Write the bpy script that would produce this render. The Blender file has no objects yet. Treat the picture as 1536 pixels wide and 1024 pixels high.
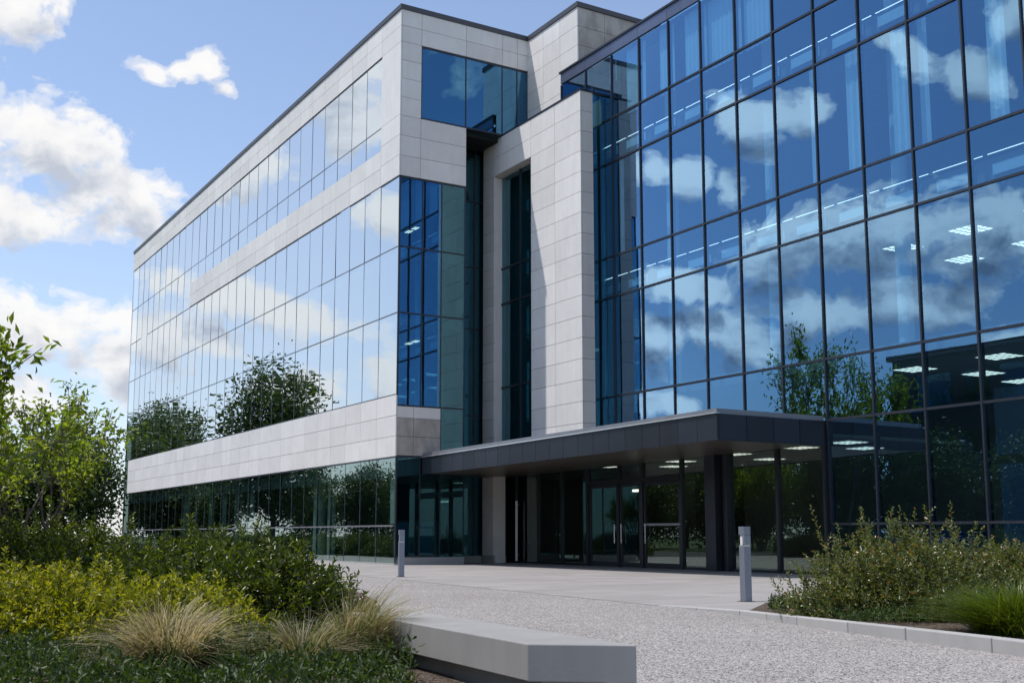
import bpy, math, random
import numpy as np
from mathutils import Vector, Matrix
R = math.radians
rng = np.random.default_rng(7)
random.seed(7)
sc = bpy.context.scene
COL = sc.collection

# ------------------------------------------------------------------ building grid
# a runs along the long facades (away from the viewer, to the left), b runs into the buildings
TH = 0.5381408569911671
CX, CY = -3.9771565741, 38.9785515215
D1 = np.array([-math.sin(TH), math.cos(TH)]); D2 = np.array([math.cos(TH), math.sin(TH)])
def AB(a, b):
    return (CX + a*D1[0] + b*D2[0], CY + a*D1[1] + b*D2[1])

# ------------------------------------------------------------------ materials
def newmat(name):
    m = bpy.data.materials.new(name); m.use_nodes = True
    nt = m.node_tree; nt.nodes.clear()
    out = nt.nodes.new('ShaderNodeOutputMaterial')
    return m, nt, out
def N(nt, t, **kw):
    n = nt.nodes.new(t)
    for k, v in kw.items():
        if k in n.inputs.keys(): n.inputs[k].default_value = v
        else: setattr(n, k, v)
    return n
def math_(nt, op, a, b=None, c=None, clamp=False):
    n = nt.nodes.new('ShaderNodeMath'); n.operation = op; n.use_clamp = clamp
    for i, v in enumerate((a, b, c)):
        if v is None: continue
        if isinstance(v, (int, float)): n.inputs[i].default_value = v
        else: nt.links.new(v, n.inputs[i])
    return n.outputs[0]
def ramp(nt, fac, stops, interp='LINEAR'):
    n = nt.nodes.new('ShaderNodeValToRGB'); n.color_ramp.interpolation = interp
    cr = n.color_ramp
    while len(cr.elements) < len(stops): cr.elements.new(0.5)
    for e, (p, c) in zip(cr.elements, stops):
        e.position = p; e.color = (c[0], c[1], c[2], 1) if not isinstance(c, (int, float)) else (c, c, c, 1)
    nt.links.new(fac, n.inputs[0]); return n.outputs[0]
def mixc(nt, fac, a, b, mode='MIX'):
    n = nt.nodes.new('ShaderNodeMix'); n.data_type = 'RGBA'; n.blend_type = mode
    for s, v in ((n.inputs[0], fac), (n.inputs[6], a), (n.inputs[7], b)):
        if isinstance(v, (int, float)): s.default_value = v
        elif isinstance(v, tuple): s.default_value = (*v, 1)
        else: nt.links.new(v, s)
    return n.outputs[2]
def objcoord(nt):
    return nt.nodes.new('ShaderNodeTexCoord').outputs['Object']
def noise(nt, vec, scale, detail=4, rough=0.55, dist=0.0):
    n = nt.nodes.new('ShaderNodeTexNoise'); n.inputs['Scale'].default_value = scale
    n.inputs['Detail'].default_value = detail; n.inputs['Roughness'].default_value = rough
    n.inputs['Distortion'].default_value = dist
    if vec is not None: nt.links.new(vec, n.inputs['Vector'])
    return n.outputs['Fac']
def mapping(nt, vec, scale=(1,1,1), rot=(0,0,0), loc=(0,0,0)):
    n = nt.nodes.new('ShaderNodeMapping'); n.inputs['Scale'].default_value = scale
    n.inputs['Rotation'].default_value = rot; n.inputs['Location'].default_value = loc
    nt.links.new(vec, n.inputs['Vector']); return n.outputs[0]
def island(nt):
    return nt.nodes.new('ShaderNodeNewGeometry').outputs['Random Per Island']
def bump(nt, h, strength=0.2, dist=0.01):
    n = nt.nodes.new('ShaderNodeBump'); n.inputs['Strength'].default_value = strength
    n.inputs['Distance'].default_value = dist; nt.links.new(h, n.inputs['Height']); return n.outputs[0]
def principled(nt, out, color, rough=0.6, metallic=0.0, spec=0.5, normal=None):
    p = nt.nodes.new('ShaderNodeBsdfPrincipled')
    for s, v in (('Base Color', color), ('Roughness', rough), ('Metallic', metallic), ('Specular IOR Level', spec)):
        if isinstance(v, (int, float)): p.inputs[s].default_value = v
        elif isinstance(v, tuple): p.inputs[s].default_value = (*v, 1)
        else: nt.links.new(v, p.inputs[s])
    if normal is not None: nt.links.new(normal, p.inputs['Normal'])
    nt.links.new(p.outputs[0], out.inputs[0]); return p

M = {}
def stone(name, base, var=0.07, stain=0.12, dirt=None):
    m, nt, out = newmat(name); oc = objcoord(nt)
    r = island(nt)
    v = ramp(nt, r, [(0, 1-var), (1, 1+var)])
    n1 = noise(nt, oc, 1.3, 5); n2 = noise(nt, mapping(nt, oc, (6, 6, 0.5)), 1.0, 4); n3 = noise(nt, oc, 60, 3)
    s = math_(nt, 'MULTIPLY_ADD', n1, stain*1.6, 1-stain*0.8)
    s2 = math_(nt, 'MULTIPLY_ADD', n2, stain*1.2, 1-stain*0.6)
    s3 = math_(nt, 'MULTIPLY_ADD', n3, 0.10, 0.95)
    f = math_(nt, 'MULTIPLY', math_(nt, 'MULTIPLY', s, s2), s3)
    c = mixc(nt, 1.0, mixc(nt, 1.0, base, v, 'MULTIPLY'), f, 'MULTIPLY')
    if dirt:
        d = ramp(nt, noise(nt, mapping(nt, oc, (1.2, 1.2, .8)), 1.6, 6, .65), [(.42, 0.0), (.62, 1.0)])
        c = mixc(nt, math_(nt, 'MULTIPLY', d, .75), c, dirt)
    principled(nt, out, c, 0.62, 0, 0.35, bump(nt, n3, .12, .004)); M[name] = m
stone('pale_limestone', (.77, .75, .73), .055, .13)
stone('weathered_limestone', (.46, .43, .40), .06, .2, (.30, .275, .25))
stone('bench_concrete', (.30, .292, .285), .03, .26)
stone('kerb_concrete', (.40, .395, .39), .08, .14)
def metal(name, base, rough=.4, metallic=.5, var=.12, spec=.5):
    m, nt, out = newmat(name); oc = objcoord(nt)
    v = ramp(nt, island(nt), [(0, 1-var), (1, 1+var)])
    n1 = noise(nt, mapping(nt, oc, (2, 2, .7)), 1.5, 4)
    c = mixc(nt, 1.0, mixc(nt, 1.0, base, v, 'MULTIPLY'), math_(nt, 'MULTIPLY_ADD', n1, .3, .85), 'MULTIPLY')
    rr = math_(nt, 'MULTIPLY_ADD', n1, .2, rough-.1)
    principled(nt, out, c, rr, metallic, spec); M[name] = m
metal('frame_metal', (.048, .054, .068), .38, .6)
metal('coping_metal', (.085, .085, .092), .45, .5)
metal('fascia_metal', (.036, .042, .056), .34, .45, .2)
metal('slim_metal', (.11, .125, .15), .38, .5)
metal('parapet_metal', (.12, .145, .22), .35, .5, .1)
metal('flashing_metal', (.30, .31, .34), .4, .6)
metal('bright_metal', (.72, .72, .74), .3, .7)
metal('bollard_metal', (.23, .26, .31), .42, .35)
metal('door_metal', (.040, .045, .055), .35, .5)
def plain(name, c, rough=.7, spec=.3):
    m, nt, out = newmat(name); oc = objcoord(nt)
    n1 = noise(nt, oc, 2.0, 4)
    principled(nt, out, mixc(nt, 1.0, c, math_(nt, 'MULTIPLY_ADD', n1, .24, .88), 'MULTIPLY'), rough, 0, spec); M[name] = m
plain('core_wall', (.10, .10, .10)); plain('office_wall', (.24, .26, .27)); plain('office_ceiling', (.42, .43, .43))
plain('slab_concrete', (.22, .22, .22)); plain('dark_panel', (.015, .018, .02)); plain('blue_panel', (.12, .17, .24))
plain('blind_fabric', (.86, .88, .90), .8); plain('white_paint', (.78, .79, .78), .5); plain('soffit_board', (.085, .075, .066), .35)
plain('carpet', (.07, .07, .08)); plain('roofing', (.16, .16, .17)); plain('orange_paint', (.70, .12, .03)); plain('yellow_paint', (.75, .42, .04))
plain('neighbour_cladding', (.045, .05, .055), .5); plain('desk_blue', (.05, .13, .34), .4); plain('bulkhead_white', (.80, .84, .88), .6)
def emit(name, c, s):
    m, nt, out = newmat(name); e = N(nt, 'ShaderNodeEmission'); e.inputs[0].default_value = (*c, 1); e.inputs[1].default_value = s
    nt.links.new(e.outputs[0], out.inputs[0]); M[name] = m
emit('lamp_white', (1.0, .97, .86), 1.9); emit('lamp_strip', (.93, .97, 1.0), 2.0); emit('lamp_soft', (1.0, .94, .82), 2.2)

def glass(name, refl, trans, wav=0.0002, wscale=.45):
    """coated architectural glass: tinted mirror that whitens towards grazing, over tinted see-through"""
    m, nt, out = newmat(name); oc = objcoord(nt)
    lw = N(nt, 'ShaderNodeLayerWeight'); lw.inputs[0].default_value = .5
    rc = ramp(nt, lw.outputs['Facing'], refl)
    tc = ramp(nt, lw.outputs['Facing'], trans)
    n1 = noise(nt, oc, wscale, 2, .4)
    b = bump(nt, n1, 1.0, wav*10)
    g = N(nt, 'ShaderNodeBsdfGlossy'); g.inputs['Roughness'].default_value = 0.0
    nt.links.new(rc, g.inputs['Color']); nt.links.new(b, g.inputs['Normal'])
    t = N(nt, 'ShaderNodeBsdfTransparent'); nt.links.new(tc, t.inputs['Color'])
    a = N(nt, 'ShaderNodeAddShader'); nt.links.new(g.outputs[0], a.inputs[0]); nt.links.new(t.outputs[0], a.inputs[1])
    nt.links.new(a.outputs[0], out.inputs[0]); M[name] = m
glass('blue_glass', [(0, (.09, .165, .24)), (.25, (.12, .215, .32)), (.42, (.18, .30, .43)), (.6, (.40, .55, .70)), (1, (.97, .98, 1))],
      [(0, (.34, .52, .60)), (.5, (.28, .45, .53)), (1, (0, 0, 0))])
glass('pale_glass', [(0, (.10, .24, .38)), (.25, (.18, .34, .46)), (.5, (.52, .61, .68)), (.65, (.66, .72, .77)), (.8, (.72, .77, .81)), (1, (.96, .97, .98))],
      [(0, (.30, .42, .44)), (.5, (.22, .28, .29)), (1, (0, 0, 0))])
glass('end_glass', [(0, (.06, .165, .28)), (.25, (.07, .19, .32)), (.5, (.15, .30, .44)), (1, (.97, .98, 1))],
      [(0, (.22, .36, .40)), (.5, (.2, .32, .36)), (1, (0, 0, 0))])
glass('green_glass', [(0, (.10, .15, .15)), (.3, (.13, .19, .19)), (.5, (.22, .29, .28)), (.7, (.38, .45, .44)), (1, (.95, .97, .97))],
      [(0, (.36, .50, .48)), (.5, (.32, .46, .44)), (1, (0, 0, 0))])
glass('teal_glass', [(0, (.055, .125, .15)), (.3, (.065, .14, .17)), (.5, (.11, .21, .24)), (1, (.9, .95, .95))],
      [(0, (.16, .36, .40)), (.5, (.14, .32, .36)), (1, (0, 0, 0))])
glass('clear_glass', [(0, (.12, .15, .135)), (.3, (.14, .175, .16)), (.5, (.20, .235, .22)), (.7, (.33, .36, .35)), (1, (.95, .95, .95))],
      [(0, (.46, .54, .52)), (.5, (.42, .5, .48)), (1, (0, 0, 0))])

def leaf(name, stops, rough=.42, transl=.35, spec=.5, base=None, glow=(1.5, 1.6, .55)):
    m, nt, out = newmat(name)
    c = ramp(nt, island(nt), stops)
    if base:      # blades are greener towards the root
        gs_ = nt.nodes.new('ShaderNodeSeparateXYZ'); nt.links.new(nt.nodes.new('ShaderNodeTexCoord').outputs['Generated'], gs_.inputs[0])
        c = mixc(nt, ramp(nt, gs_.outputs[2], [(.05, 0.0), (.45, 1.0)]), base, c)
    p = principled(nt, out, c, rough, 0, spec)
    t = N(nt, 'ShaderNodeBsdfTranslucent'); nt.links.new(mixc(nt, 1.0, c, glow, 'MULTIPLY'), t.inputs[0])
    mx = N(nt, 'ShaderNodeMixShader'); mx.inputs[0].default_value = transl
    nt.links.new(p.outputs[0], mx.inputs[1]); nt.links.new(t.outputs[0], mx.inputs[2])
    nt.links.new(mx.outputs[0], out.inputs[0]); M[name] = m
leaf('dark_leaf', [(0, (.024, .040, .006)), (.5, (.050, .076, .010)), (.85, (.095, .125, .015)), (1, (.18, .20, .03))], .32, .40)
leaf('lime_leaf', [(0, (.09, .105, .010)), (.4, (.19, .205, .016)), (.75, (.32, .315, .025)), (1, (.42, .37, .04))], .42, .42)
leaf('olive_leaf', [(0, (.07, .09, .03)), (.5, (.115, .14, .045)), (.85, (.19, .20, .07)), (.95, (.25, .22, .06)), (.98, (.28, .14, .04)), (1, (.30, .12, .03))], .28, .30)
leaf('rust_leaf', [(0, (.06, .075, .02)), (.4, (.13, .11, .03)), (.7, (.25, .13, .03)), (1, (.32, .20, .03))], .4, .35)
leaf('tree_leaf', [(0, (.09, .135, .016)), (.5, (.17, .225, .026)), (.85, (.26, .30, .036)), (1, (.34, .34, .05))], .42, .5, .5, None, (1.4, 1.6, .6))
leaf('woodland_leaf', [(0, (.030, .058, .018)), (.5, (.050, .088, .024)), (1, (.09, .135, .035))], .45, .3)
leaf('cover_leaf', [(0, (.022, .045, .010)), (.6, (.042, .075, .014)), (1, (.085, .12, .02))], .55, .3)
leaf('tan_blade', [(0, (.22, .18, .09)), (.3, (.42, .34, .19)), (.8, (.58, .49, .32)), (.9, (.17, .20, .05)), (1, (.12, .16, .04))], .5, .4, .5, (.07, .095, .022), (1.2, 1.18, .85))
leaf('mixed_blade', [(0, (.11, .14, .028)), (.4, (.22, .22, .085)), (.7, (.40, .32, .20)), (1, (.52, .42, .30))], .5, .4, .5, (.06, .09, .02), (1.2, 1.2, .85))
leaf('green_blade', [(0, (.045, .075, .008)), (.5, (.085, .125, .014)), (1, (.16, .20, .03))], .36, .4)
plain('bark', (.13, .115, .10), .85); plain('twig', (.075, .065, .045), .8)

def ground_mats():
    # exposed aggregate
    m, nt, out = newmat('exposed_aggregate'); oc = objcoord(nt)
    vo = N(nt, 'ShaderNodeTexVoronoi'); vo.inputs['Scale'].default_value = 105; nt.links.new(mapping(nt, oc, (1, .62, 1)), vo.inputs['Vector'])
    vb = N(nt, 'ShaderNodeTexVoronoi'); vb.inputs['Scale'].default_value = 60; nt.links.new(mapping(nt, oc, (1, .5, 1)), vb.inputs['Vector'])
    s1 = N(nt, 'ShaderNodeSeparateColor'); nt.links.new(vo.outputs['Color'], s1.inputs[0])
    s2 = N(nt, 'ShaderNodeSeparateColor'); nt.links.new(vb.outputs['Color'], s2.inputs[0])
    g1 = ramp(nt, s1.outputs[0], [(0, (.055, .05, .046)), (.18, (.14, .129, .122)), (.34, (.31, .292, .28)), (.7, (.385, .362, .348)), (1, (.56, .53, .51))])
    g2 = ramp(nt, s2.outputs[1], [(0, .5), (.18, .9), (1, 1.08)])
    big = math_(nt, 'MULTIPLY_ADD', noise(nt, oc, .45, 7, .65), .44, .75)
    c = mixc(nt, 1.0, mixc(nt, 1.0, g1, g2, 'MULTIPLY'), big, 'MULTIPLY')
    principled(nt, out, c, .75, 0, .3, bump(nt, vo.outputs['Distance'], .5, .008)); M['exposed_aggregate'] = m
    # smooth paving slabs by the door
    m, nt, out = newmat('slab_paving'); oc = objcoord(nt)
    br = N(nt, 'ShaderNodeTexBrick'); br.offset = .5
    br.inputs['Scale'].default_value = 1.0; br.inputs['Brick Width'].default_value = 1.2; br.inputs['Row Height'].default_value = .6
    br.inputs['Mortar Size'].default_value = .006
    br.inputs['Color1'].default_value = (.285, .268, .259, 1); br.inputs['Color2'].default_value = (.35, .33, .32, 1); br.inputs['Mortar'].default_value = (.16, .15, .145, 1)
    nt.links.new(oc, br.inputs['Vector'])
    n1 = math_(nt, 'MULTIPLY_ADD', noise(nt, mapping(nt, oc, (.5, 2.5, 1)), .6, 5, .6), .36, .82)
    n2 = math_(nt, 'MULTIPLY_ADD', noise(nt, oc, 60, 3), .8, .6)
    c = mixc(nt, 1.0, mixc(nt, 1.0, br.outputs['Color'], n1, 'MULTIPLY'), n2, 'MULTIPLY')
    principled(nt, out, c, .7, 0, .3); M['slab_paving'] = m
    m, nt, out = newmat('bark_mulch'); oc = objcoord(nt)
    vo = N(nt, 'ShaderNodeTexVoronoi'); vo.inputs['Scale'].default_value = 45; nt.links.new(mapping(nt, oc, (1, 2.2, 1)), vo.inputs['Vector'])
    s1 = N(nt, 'ShaderNodeSeparateColor'); nt.links.new(vo.outputs['Color'], s1.inputs[0])
    c = ramp(nt, s1.outputs[0], [(0, (.035, .025, .018)), (.5, (.11, .08, .06)), (.85, (.19, .15, .12)), (1, (.33, .29, .25))])
    principled(nt, out, c, .9, 0, .2, bump(nt, vo.outputs['Distance'], 1, .02)); M['bark_mulch'] = m
    m, nt, out = newmat('lawn'); oc = objcoord(nt)
    c = ramp(nt, noise(nt, oc, .8, 8, .7), [(.3, (.035, .055, .015)), (.7, (.07, .10, .025))])
    principled(nt, out, c, .9, 0, .2); M['lawn'] = m
    m, nt, out = newmat('asphalt'); oc = objcoord(nt)
    c = ramp(nt, noise(nt, oc, 30, 4, .7), [(.3, (.04, .04, .04)), (.7, (.075, .075, .075))])
    principled(nt, out, c, .85, 0, .3); M['asphalt'] = m
ground_mats()

# ------------------------------------------------------------------ object helpers
ORG = {}
def tag(o, label=None, cat=None, group=None, kind=None):
    if label: o['label'] = label
    if cat: o['category'] = cat
    if group: o['group'] = group
    if kind: o['kind'] = kind
    return o
def thing(name, label, cat, loc=(0, 0, 0), rz=0.0, group=None, scale=1.0):
    o = bpy.data.objects.new(name, None); COL.objects.link(o)
    o.location = loc; o.rotation_euler = (0, 0, rz); o.scale = (scale,)*3
    o.empty_display_size = .3
    return tag(o, label, cat, group)
def wing(name, label, cat, a0, b0):
    x, y = AB(a0, b0); o = thing(name, label, cat, (x, y, 0), TH); ORG[o.name] = (b0, a0); return o
class MB:
    """mesh builder; in building coordinates (a, b, z) unless raw verts are pushed"""
    def __init__(s): s.v = []; s.f = []
    def quad(s, *p):
        i = len(s.v); s.v += [tuple(q) for q in p]; s.f.append(tuple(range(i, i+len(p))))
    def box(s, a0, a1, b0, b1, z0, z1):
        i = len(s.v)
        s.v += [(b0, a0, z0), (b1, a0, z0), (b1, a1, z0), (b0, a1, z0), (b0, a0, z1), (b1, a0, z1), (b1, a1, z1), (b0, a1, z1)]
        s.f += [tuple(i+k for k in q) for q in ((0, 3, 2, 1), (4, 5, 6, 7), (0, 1, 5, 4), (1, 2, 6, 5), (2, 3, 7, 6), (3, 0, 4, 7))]
        return s
    def bar(s, p, q, r0, r1=None, sides=4, cap=True):
        r1 = r0 if r1 is None else r1
        p = Vector(p); q = Vector(q); d = (q-p).normalized()
        u = d.orthogonal().normalized(); w = d.cross(u); i = len(s.v)
        for c, r in ((p, r0), (q, r1)):
            for k in range(sides):
                t = 2*math.pi*k/sides; s.v.append(tuple(c + u*(r*math.cos(t)) + w*(r*math.sin(t))))
        for k in range(sides):
            s.f.append((i+k, i+(k+1) % sides, i+sides+(k+1) % sides, i+sides+k))
        if cap: s.f += [tuple(i+sides-1-k for k in range(sides)), tuple(i+sides+k for k in range(sides))]
    def build(s, name, mat, parent=None, bevel=0):
        me = bpy.data.meshes.new(name)
        off = ORG.get(parent.name) if parent is not None else None
        if parent is not None and off is None and parent.parent is not None: off = ORG.get(parent.parent.name)
        v = s.v if off is None else [(x-off[0], y-off[1], z) for x, y, z in s.v]
        me.from_pydata(v, [], s.f); me.materials.append(M[mat])
        me.update()
        o = bpy.data.objects.new(name, me); COL.objects.link(o)
        if parent is not None: o.parent = parent
        if bevel:
            bv = o.modifiers.new('bevel', 'BEVEL'); bv.width = bevel; bv.segments = 2; bv.limit_method = 'ANGLE'
        return o
def npmesh(name, V, F, mat, parent=None, smooth=False):
    """V (n,3), F (m,k) all faces of k corners"""
    me = bpy.data.meshes.new(name); k = F.shape[1]
    me.vertices.add(len(V)); me.vertices.foreach_set('co', np.asarray(V, np.float32).ravel())
    me.loops.add(F.size); me.loops.foreach_set('vertex_index', np.asarray(F, np.int32).ravel())
    me.polygons.add(len(F)); me.polygons.foreach_set('loop_start', np.arange(0, F.size, k, dtype=np.int32))
    me.materials.append(M[mat]); me.update(calc_edges=True)
    if smooth: me.polygons.foreach_set('use_smooth', np.ones(len(F), bool))
    o = bpy.data.objects.new(name, me); COL.objects.link(o)
    if parent is not None: o.parent = parent
    return o
GAP = .007
def panels(mb, face, off, us, zs, t=.05, sgn=-1):
    """stone slabs with open joints; face 'b': lies in the plane b=off and faces -b; face 'a': plane a=off"""
    for u0, u1 in zip(us[:-1], us[1:]):
        for z0, z1 in zip(zs[:-1], zs[1:]):
            lo, hi = (off-t, off) if sgn < 0 else (off, off+t)
            if face == 'b': mb.box(u0+GAP, u1-GAP, lo, hi, z0+GAP, z1-GAP)
            else: mb.box(lo, hi, u0+GAP, u1-GAP, z0+GAP, z1-GAP)
def tilt(w):
    return random.gauss(0, w)
def panes(parent, face, off, cells, mat, jit=.0010, name='window_pane', bow=0.0):
    """one mesh for each pane (100 at most, the rest as one); each sits a hair out of true and bows a little, so reflections break at the joints"""
    rest = MB(); n = 4 if bow else 1
    for i, (u0, u1, z0, z1) in enumerate(cells):
        mb = MB() if i < 100 else rest
        w, h = abs(u1-u0)/2, (z1-z0)/2; tx, tz, bw = tilt(jit), tilt(jit), tilt(bow) if bow else 0; k = len(mb.v)
        for p in range(n+1):
            for q in range(n+1):
                x, y = 2*p/n-1, 2*q/n-1; o = off + x*tx*w + y*tz*h + bw*(1-x*x)*(1-y*y*.6); u = u0+(u1-u0)*p/n; z = z0+(z1-z0)*q/n
                mb.v.append((o, u, z) if face == 'b' else (u, o, z))
        for p in range(n):
            for q in range(n): c = k+p*(n+1)+q; mb.f.append((c, c+n+1, c+n+2, c+1))
        if mb is not rest:
            ob = mb.build(name, mat, parent); ob.data.polygons.foreach_set('use_smooth', [True]*len(ob.data.polygons))
    if rest.f:
        ob = tag(rest.build(name, mat, parent), kind='stuff'); ob.data.polygons.foreach_set('use_smooth', [True]*len(ob.data.polygons))

# ------------------------------------------------------------------ camera
cam = bpy.data.cameras.new('camera'); co = bpy.data.objects.new('camera', cam); COL.objects.link(co)
co.location = (0, 0, 1.0)
co.rotation_euler = (math.pi/2 + math.atan(0.13610886931), 0, 0)
cam.sensor_width = 36; cam.lens = 1703.676/1536*36
cam.shift_y = (570.441-512)/1536; cam.clip_start = .1; cam.clip_end = 3000
sc.camera = co

# ------------------------------------------------------------------ light
SAZ, SEL = R(-86), R(64)      # azimuth from +Y towards +X
sdir = Vector((math.sin(SAZ)*math.cos(SEL), math.cos(SAZ)*math.cos(SEL), math.sin(SEL)))
sl = bpy.data.lights.new('sun', 'SUN'); so = bpy.data.objects.new('sun', sl); COL.objects.link(so)
sl.energy = 3.5; sl.angle = R(.55); sl.color = (1.0, .955, .90)
so.rotation_euler = sdir.to_track_quat('Z', 'Y').to_euler(); so.location = (-30, 10, 60)

# --- sky: Nishita with cumulus laid out by bearing and height above the horizon
CLOUDS = [  # bearing, elevation, half width, half height, tilt (degrees)
    (-22.5, 18.0, 4.6, 2.6, -20), (-19.6, 16.0, 4.2, 2.0, -32), (-24, 14.8, 4.5, 1.7, 0),
    (-23, 9.8, 5.2, 2.2, 0), (-19.4, 8.4, 2.6, 2.4, 0), (-26, 6.6, 6, 1.9, 0),
    (-25.2, 23.6, 3.7, 2.2, 12), (-18.6, 21.9, 1.6, .55, -4), (-17.3, 22.0, 1.6, .75, 0), (-15.9, 22.3, 1.3, .85, 0), (-14.9, 21.5, 1.2, .5, -20),
    (-30, 18, 4, 3, 0), (-36, 12, 6, 3, 0), (-8, 7.0, 8, 2.2, 0), (8, 6, 9, 2.5, 0),
    # towards the sun side: what the left facade mirrors
    (-47, 17.5, 4.0, 1.8, -12), (-53, 21.5, 3.6, 2.8, 0), (-49, 11.2, 6.5, 1.3, 10), (-55, 16.2, 1.8, 1.6, 0), (-44, 9.4, 5, 1.8, 0), (-56, 7.6, 3.2, 1.6, 0), (-51, 7.0, 3, 1.2, 0),
    (-60, 19, 3, 2, 0),
    # what the glass wing mirrors
    (-74.2, 20.2, 2.0, 1.5, 25), (-76.8, 20.4, 1.8, 1.2, 0), (-71, 17.8, 1.3, 1.2, 50), (-73.0, 17.2, 1.2, 1.0, 50), (-69.0, 18, 1.0, .9, 40),
    (-70.5, 12.4, 3.6, 1.1, 6), (-75.5, 13.4, 3.6, 1.9, 4), (-79.8, 14.2, 3.6, 2.3, 0), (-84.0, 14.0, 3.6, 2.3, 0), (-89, 14, 4, 2.4, 0),
    (-68.2, 9.6, 3.2, 1.7, 0), (-72.6, 10.0, 2.8, 1.7, 0), (-76.6, 10.4, 2.6, 1.6, 0), (-81.5, 11.0, 3.0, 1.2, 0), (-86.5, 9.0, 3.0, .8, 0), (-69, 6.4, 3, .8, 0),
    (-84.5, 21.0, 2.0, 1.1, 20), (-87, 23.5, 2.2, 1.3, 0), (-81.5, 22.4, 1.4, .9, 30),
    (-100, 14, 9, 4, 0), (-115, 20, 9, 4, 0), (40, 22, 12, 5, 0), (75, 18, 14, 5, 0), (110, 24, 12, 5, 0), (150, 16, 14, 5, 0), (-160, 20, 14, 5, 0)]
def cloud_group(name, blobs, detail, fill=.92):
    g = bpy.data.node_groups.new(name, 'ShaderNodeTree')
    g.interface.new_socket('P', in_out='INPUT', socket_type='NodeSocketVector'); g.interface.new_socket('D', in_out='OUTPUT', socket_type='NodeSocketFloat')
    gi = g.nodes.new('NodeGroupInput'); go = g.nodes.new('NodeGroupOutput')
    nz = g.nodes.new('ShaderNodeTexNoise'); nz.inputs['Scale'].default_value = .20; nz.inputs['Detail'].default_value = 2
    g.links.new(mapping(g, gi.outputs[0], (1, 1.3, 1)), nz.inputs['Vector'])
    wp = g.nodes.new('ShaderNodeVectorMath'); wp.operation = 'SUBTRACT'; g.links.new(nz.outputs['Color'], wp.inputs[0]); wp.inputs[1].default_value = (.5, .5, .5)
    wa = g.nodes.new('ShaderNodeVectorMath'); wa.operation = 'MULTIPLY_ADD'; g.links.new(wp.outputs[0], wa.inputs[0]); wa.inputs[1].default_value = (2.6, 1.5, 0)
    g.links.new(gi.outputs[0], wa.inputs[2])
    cur = None
    for (az, el, ra, re, ti) in blobs:
        src = wa.outputs[0]
        if cur is not None:      # (each step waits for the one before: keeps the shader's stack small)
            th_ = g.nodes.new('ShaderNodeVectorMath'); th_.operation = 'MULTIPLY_ADD'; g.links.new(cur, th_.inputs[0]); th_.inputs[1].default_value = (1e-7,)*3
            g.links.new(wa.outputs[0], th_.inputs[2]); src = th_.outputs[0]
        su = g.nodes.new('ShaderNodeVectorMath'); su.operation = 'SUBTRACT'; g.links.new(src, su.inputs[0]); su.inputs[1].default_value = (az, el, 0)
        mp = g.nodes.new('ShaderNodeMapping'); mp.vector_type = 'TEXTURE'
        mp.inputs['Rotation'].default_value = (0, 0, R(ti)); mp.inputs['Scale'].default_value = (ra, re, 1)
        g.links.new(su.outputs[0], mp.inputs['Vector'])
        ln = g.nodes.new('ShaderNodeVectorMath'); ln.operation = 'LENGTH'; g.links.new(mp.outputs[0], ln.inputs[0])
        cur = ln.outputs['Value'] if cur is None else math_(g, 'SMOOTH_MIN', cur, ln.outputs['Value'], .35)
    f1 = noise(g, mapping(g, gi.outputs[0], (1, 1.35, 1)), .46, detail, .56, .25)
    d = math_(g, 'ADD', math_(g, 'MULTIPLY', math_(g, 'SUBTRACT', fill, cur), 1.15), math_(g, 'MULTIPLY', math_(g, 'SUBTRACT', f1, .5), 2.7))
    g.links.new(d, go.inputs[0]); return g
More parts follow.
